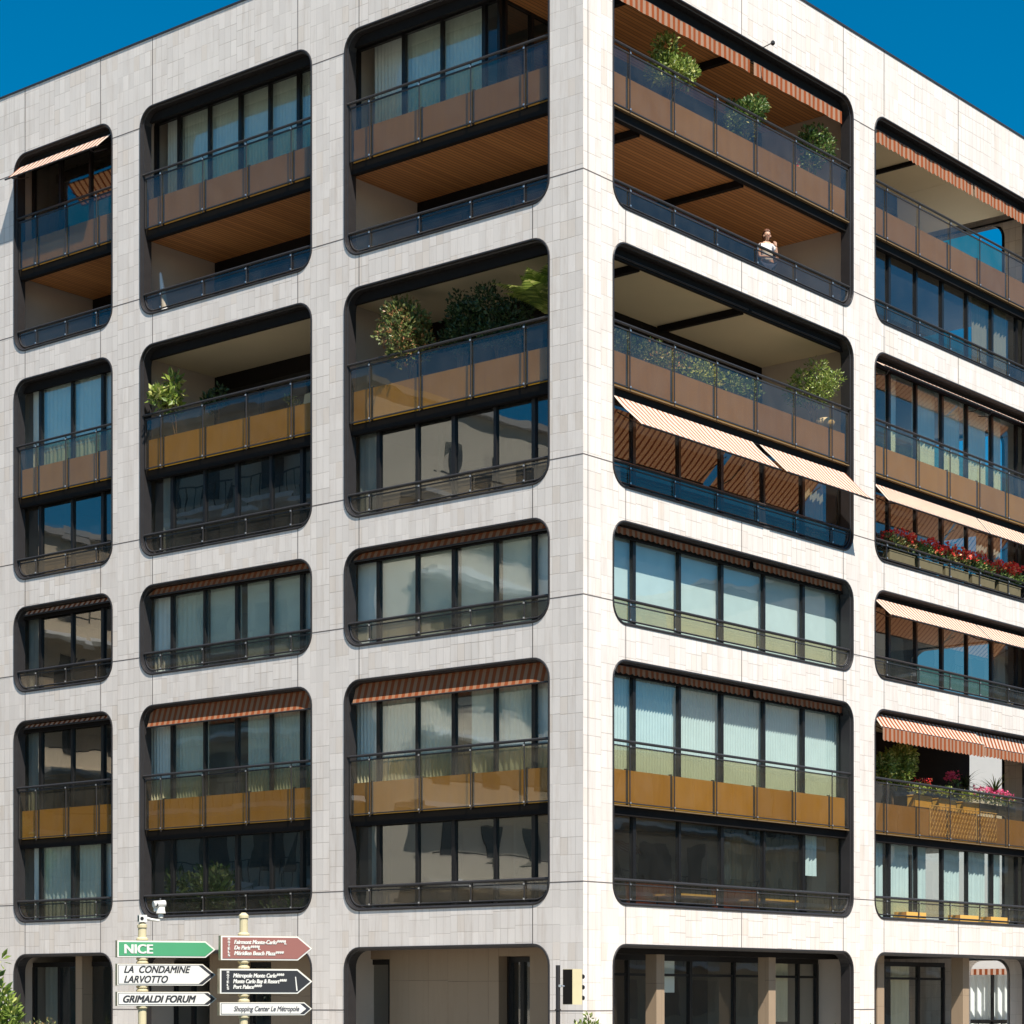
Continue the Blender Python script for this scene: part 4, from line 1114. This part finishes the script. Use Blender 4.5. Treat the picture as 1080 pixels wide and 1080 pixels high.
# ------------------------------------------------------------------ across the streets (seen in the glass)
M['pale_render'] = plain('pale_render', (.50, .44, .35), .8, 0, .12, .4)
M['warm_render'] = plain('warm_render', (.58, .47, .34), .8, 0, .12, .4)
M['nb_glass'] = plain('neighbour_window', (.05, .05, .05), .35, 0, .3, .5)
def block(name, x0, x1, y0, y1, H, label, side, mat):
    t = empty(name, (0,0,0)); tag(t, label, 'building')
    m = MB(); m.box(x0,x1,y0,y1,0,H); m.build('wall', M[mat], t)
    fr = MB(); bl_ = MB(); rl = MB(); nfl = int(H/3)
    if side == 'N': a0, a1 = x0, x1
    else: a0, a1 = y0, y1
    def P(u, d, z): return (u, y1+d, z) if side == 'N' else (x0-d, u, z)
    for k in range(nfl):
        z = k*3+.3; u = a0+1.2
        while u < a1-2.5:
            fr.fbox(P, u, u+1.7, .004, .03, z+.7, z+2.4); u += 3.1
        if k:
            bl_.fbox(P, a0+.5, a1-.5, .0, 1.3, z-.12, z+.06)
            rl.fbox(P, a0+.6, a1-.6, 1.22, 1.27, z+.9, z+.95)
            u = a0+.6
            while u < a1-.6: rl.fbox(P, u, u+.03, 1.23, 1.26, z+.06, z+.9); u += .5
    if side == 'N':
        for k in range(nfl):
            z = k*3+.3; v = y0+1.5
            while v < y1-2.5:
                fr.box(x1+.004, x1+.03, v, v+1.0, z+.9, z+2.3); v += 2.6
            if k: bl_.box(x1, x1+1.1, y0+3, y1-2, z-.12, z+.06); rl.box(x1+1.0, x1+1.05, y0+3, y1-2, z+.9, z+.96)
    fr.build('window', M['nb_glass'], t); bl_.build('balcony', M['white_paint'], t); rl.build('railing', M['metal'], t)
    aw = MB()
    for k in range(1, nfl):
        for q in range(int((a1-a0)/6.2)):
            if (k*7+q*3) % 4: continue
            u = a0+1.0+q*6.2; z = k*3+2.8
            for s in range(12): aw.face([P(u+s*.2,0.02,z), P(u+s*.2+.2,0.02,z), P(u+s*.2+.2,1.1,z-.7), P(u+s*.2,1.1,z-.7)], s % 2)
    aw.build('awning', [M['cream'], M['rust']], t)
    m = MB(); m.box(x0-.3,x1+.3,y0-.3,y1+.3,H,H+.25); m.build('roof', M['slab'], t)
    return t
block('apartment_block', -44, -30, -52, -25, 25.0, 'tall pale block across the side street, mirrored in the left facade glass', 'N', 'pale_render')
block('apartment_block', -78, -53, -52, -25, 23.0, 'lower warm-coloured block further down the side street, mirrored in the left-most windows', 'N', 'warm_render')
block('apartment_block', 30, 44, 64, 112, 24.0, 'taller pale block further up the main street, mirrored in the right-most windows', 'E', 'pale_render')
block('apartment_block', 30, 44, 2, 60, 12.4, 'warm-coloured low block across the main street, seen only mirrored in the right facade windows', 'E', 'warm_render')

def tree(loc, H, r, label):
    t = empty('street_tree', loc); tag(t, label, 'tree', 'street trees mirrored in the lower windows')
    m = MB(); m.tube([(0,0,0),(.05,0,H*.3),(.0,.06,H*.55)], .17, 9, r1=.09)
    bl = blobs_in(0,0,H-r*.95, r*.75, r*.75, r*.7, 22, r*.25, r*.42)
    for b in bl[:9]: m.tube([(0,.03,H*.42),(b[0]*.5,b[1]*.5,(H*.45+b[2])/2+.1), b[:3]], .06, 6, r1=.015)
    m.build('trunk', M['bark'], t)
    foliage(bl, 6500, .22, shell=.3).build('crown', M['leaf'], t)
tree((-36,-12,0), 8.6, 2.4, 'leafy street tree, leftmost of the row mirrored in the lower windows')
tree((-27,-12.5,0), 6.6, 2.1, 'small leafy street tree, second of the row mirrored in the lower windows')
tree((-22,-13,0), 5.0, 2.5, 'rounded low street tree, nearest the signposts in the mirrored row')
tree((25,34,0), 6.0, 2.2, 'street tree of the main street, mirrored in the ground-floor glass')

# ------------------------------------------------------------------ ground
M['asphalt'] = plain('asphalt', (.055,.053,.052), .9, 0, .2, 2., .004)
M['paving'] = plain('pale_paving', (.36,.33,.29), .8, 0, .15, 1.5, .003)
def struct(name, mb, mat): o = mb.build(name, mat); o['kind'] = 'structure'; return o
m = MB(); m.face([(-900,-900,-.13),(900,-900,-.13),(900,900,-.13),(-900,900,-.13)]); struct('ground', m, plain('distant_ground', (.16,.14,.11), .9))
m = MB(); m.face([(-120,-27,-.122),(27,-27,-.122),(27,100,-.122),(-120,100,-.122)]); struct('road', m, M['asphalt'])
m = MB(); m.box(-24,4.5,-4.5,34,-.12,0); struct('pavement', m, M['paving'])
m = MB(); m.box(-80,4,-44,-24,-.119,.005); m.box(25.5,46,2,96,-.119,.005); struct('far_pavement', m, M['paving'])
m = MB()
for k in range(20): m.box(-70+k*5,-67+k*5,-14.1,-13.95,-.118,-.1175)
for k in range(20): m.box(14.9,15.05,-2+k*5,1+k*5,-.118,-.1175)
struct('road_marking', m, M['white_paint'])

# ------------------------------------------------------------------ camera, light, sky
cam = bpy.data.cameras.new('Camera'); co = bpy.data.objects.new('Camera', cam); COL.objects.link(co)
co.location = CAM; co.rotation_euler = (R(90), 0, math.atan2(.6391, .7691))
cam.sensor_width = 36; cam.lens = 2408/1080*36; cam.shift_y = 516/1080; cam.clip_end = 3000
sc.camera = co
S = Vector((.61, -.29, 1)).normalized()
sun = bpy.data.lights.new('Sun', 'SUN'); sun.energy = 4.6; sun.angle = R(.53); sun.color = (1, .94, .86)
so = bpy.data.objects.new('Sun', sun); COL.objects.link(so); so.rotation_euler = S.to_track_quat('Z', 'Y').to_euler(); so.location = (20,-20,40)
w = bpy.data.worlds.new('World'); sc.world = w; w.use_nodes = True
nt = w.node_tree; bg = nt.nodes['Background']
sky = nt.nodes.new('ShaderNodeTexSky'); sky.sky_type = 'NISHITA'; sky.sun_disc = False
sky.sun_elevation = math.asin(S.z); sky.sun_rotation = math.atan2(S.x, S.y); sky.air_density = 1.0; sky.dust_density = .2; sky.ozone_density = 3.0; sky.altitude = 200
hs = nt.nodes.new('ShaderNodeHueSaturation'); hs.inputs['Saturation'].default_value = 1.55; hs.inputs['Hue'].default_value = .488
nt.links.new(sky.outputs[0], hs.inputs['Color']); nt.links.new(hs.outputs[0], bg.inputs[0]); bg.inputs[1].default_value = .062
sc.view_settings.view_transform = 'Standard'; sc.view_settings.look = 'None'; sc.view_settings.gamma = 1; sc.view_settings.exposure = .90
sc.render.engine = 'CYCLES'
sc.cycles.transparent_max_bounces = 24; sc.cycles.max_bounces = 8; sc.cycles.diffuse_bounces = 4; sc.cycles.glossy_bounces = 4
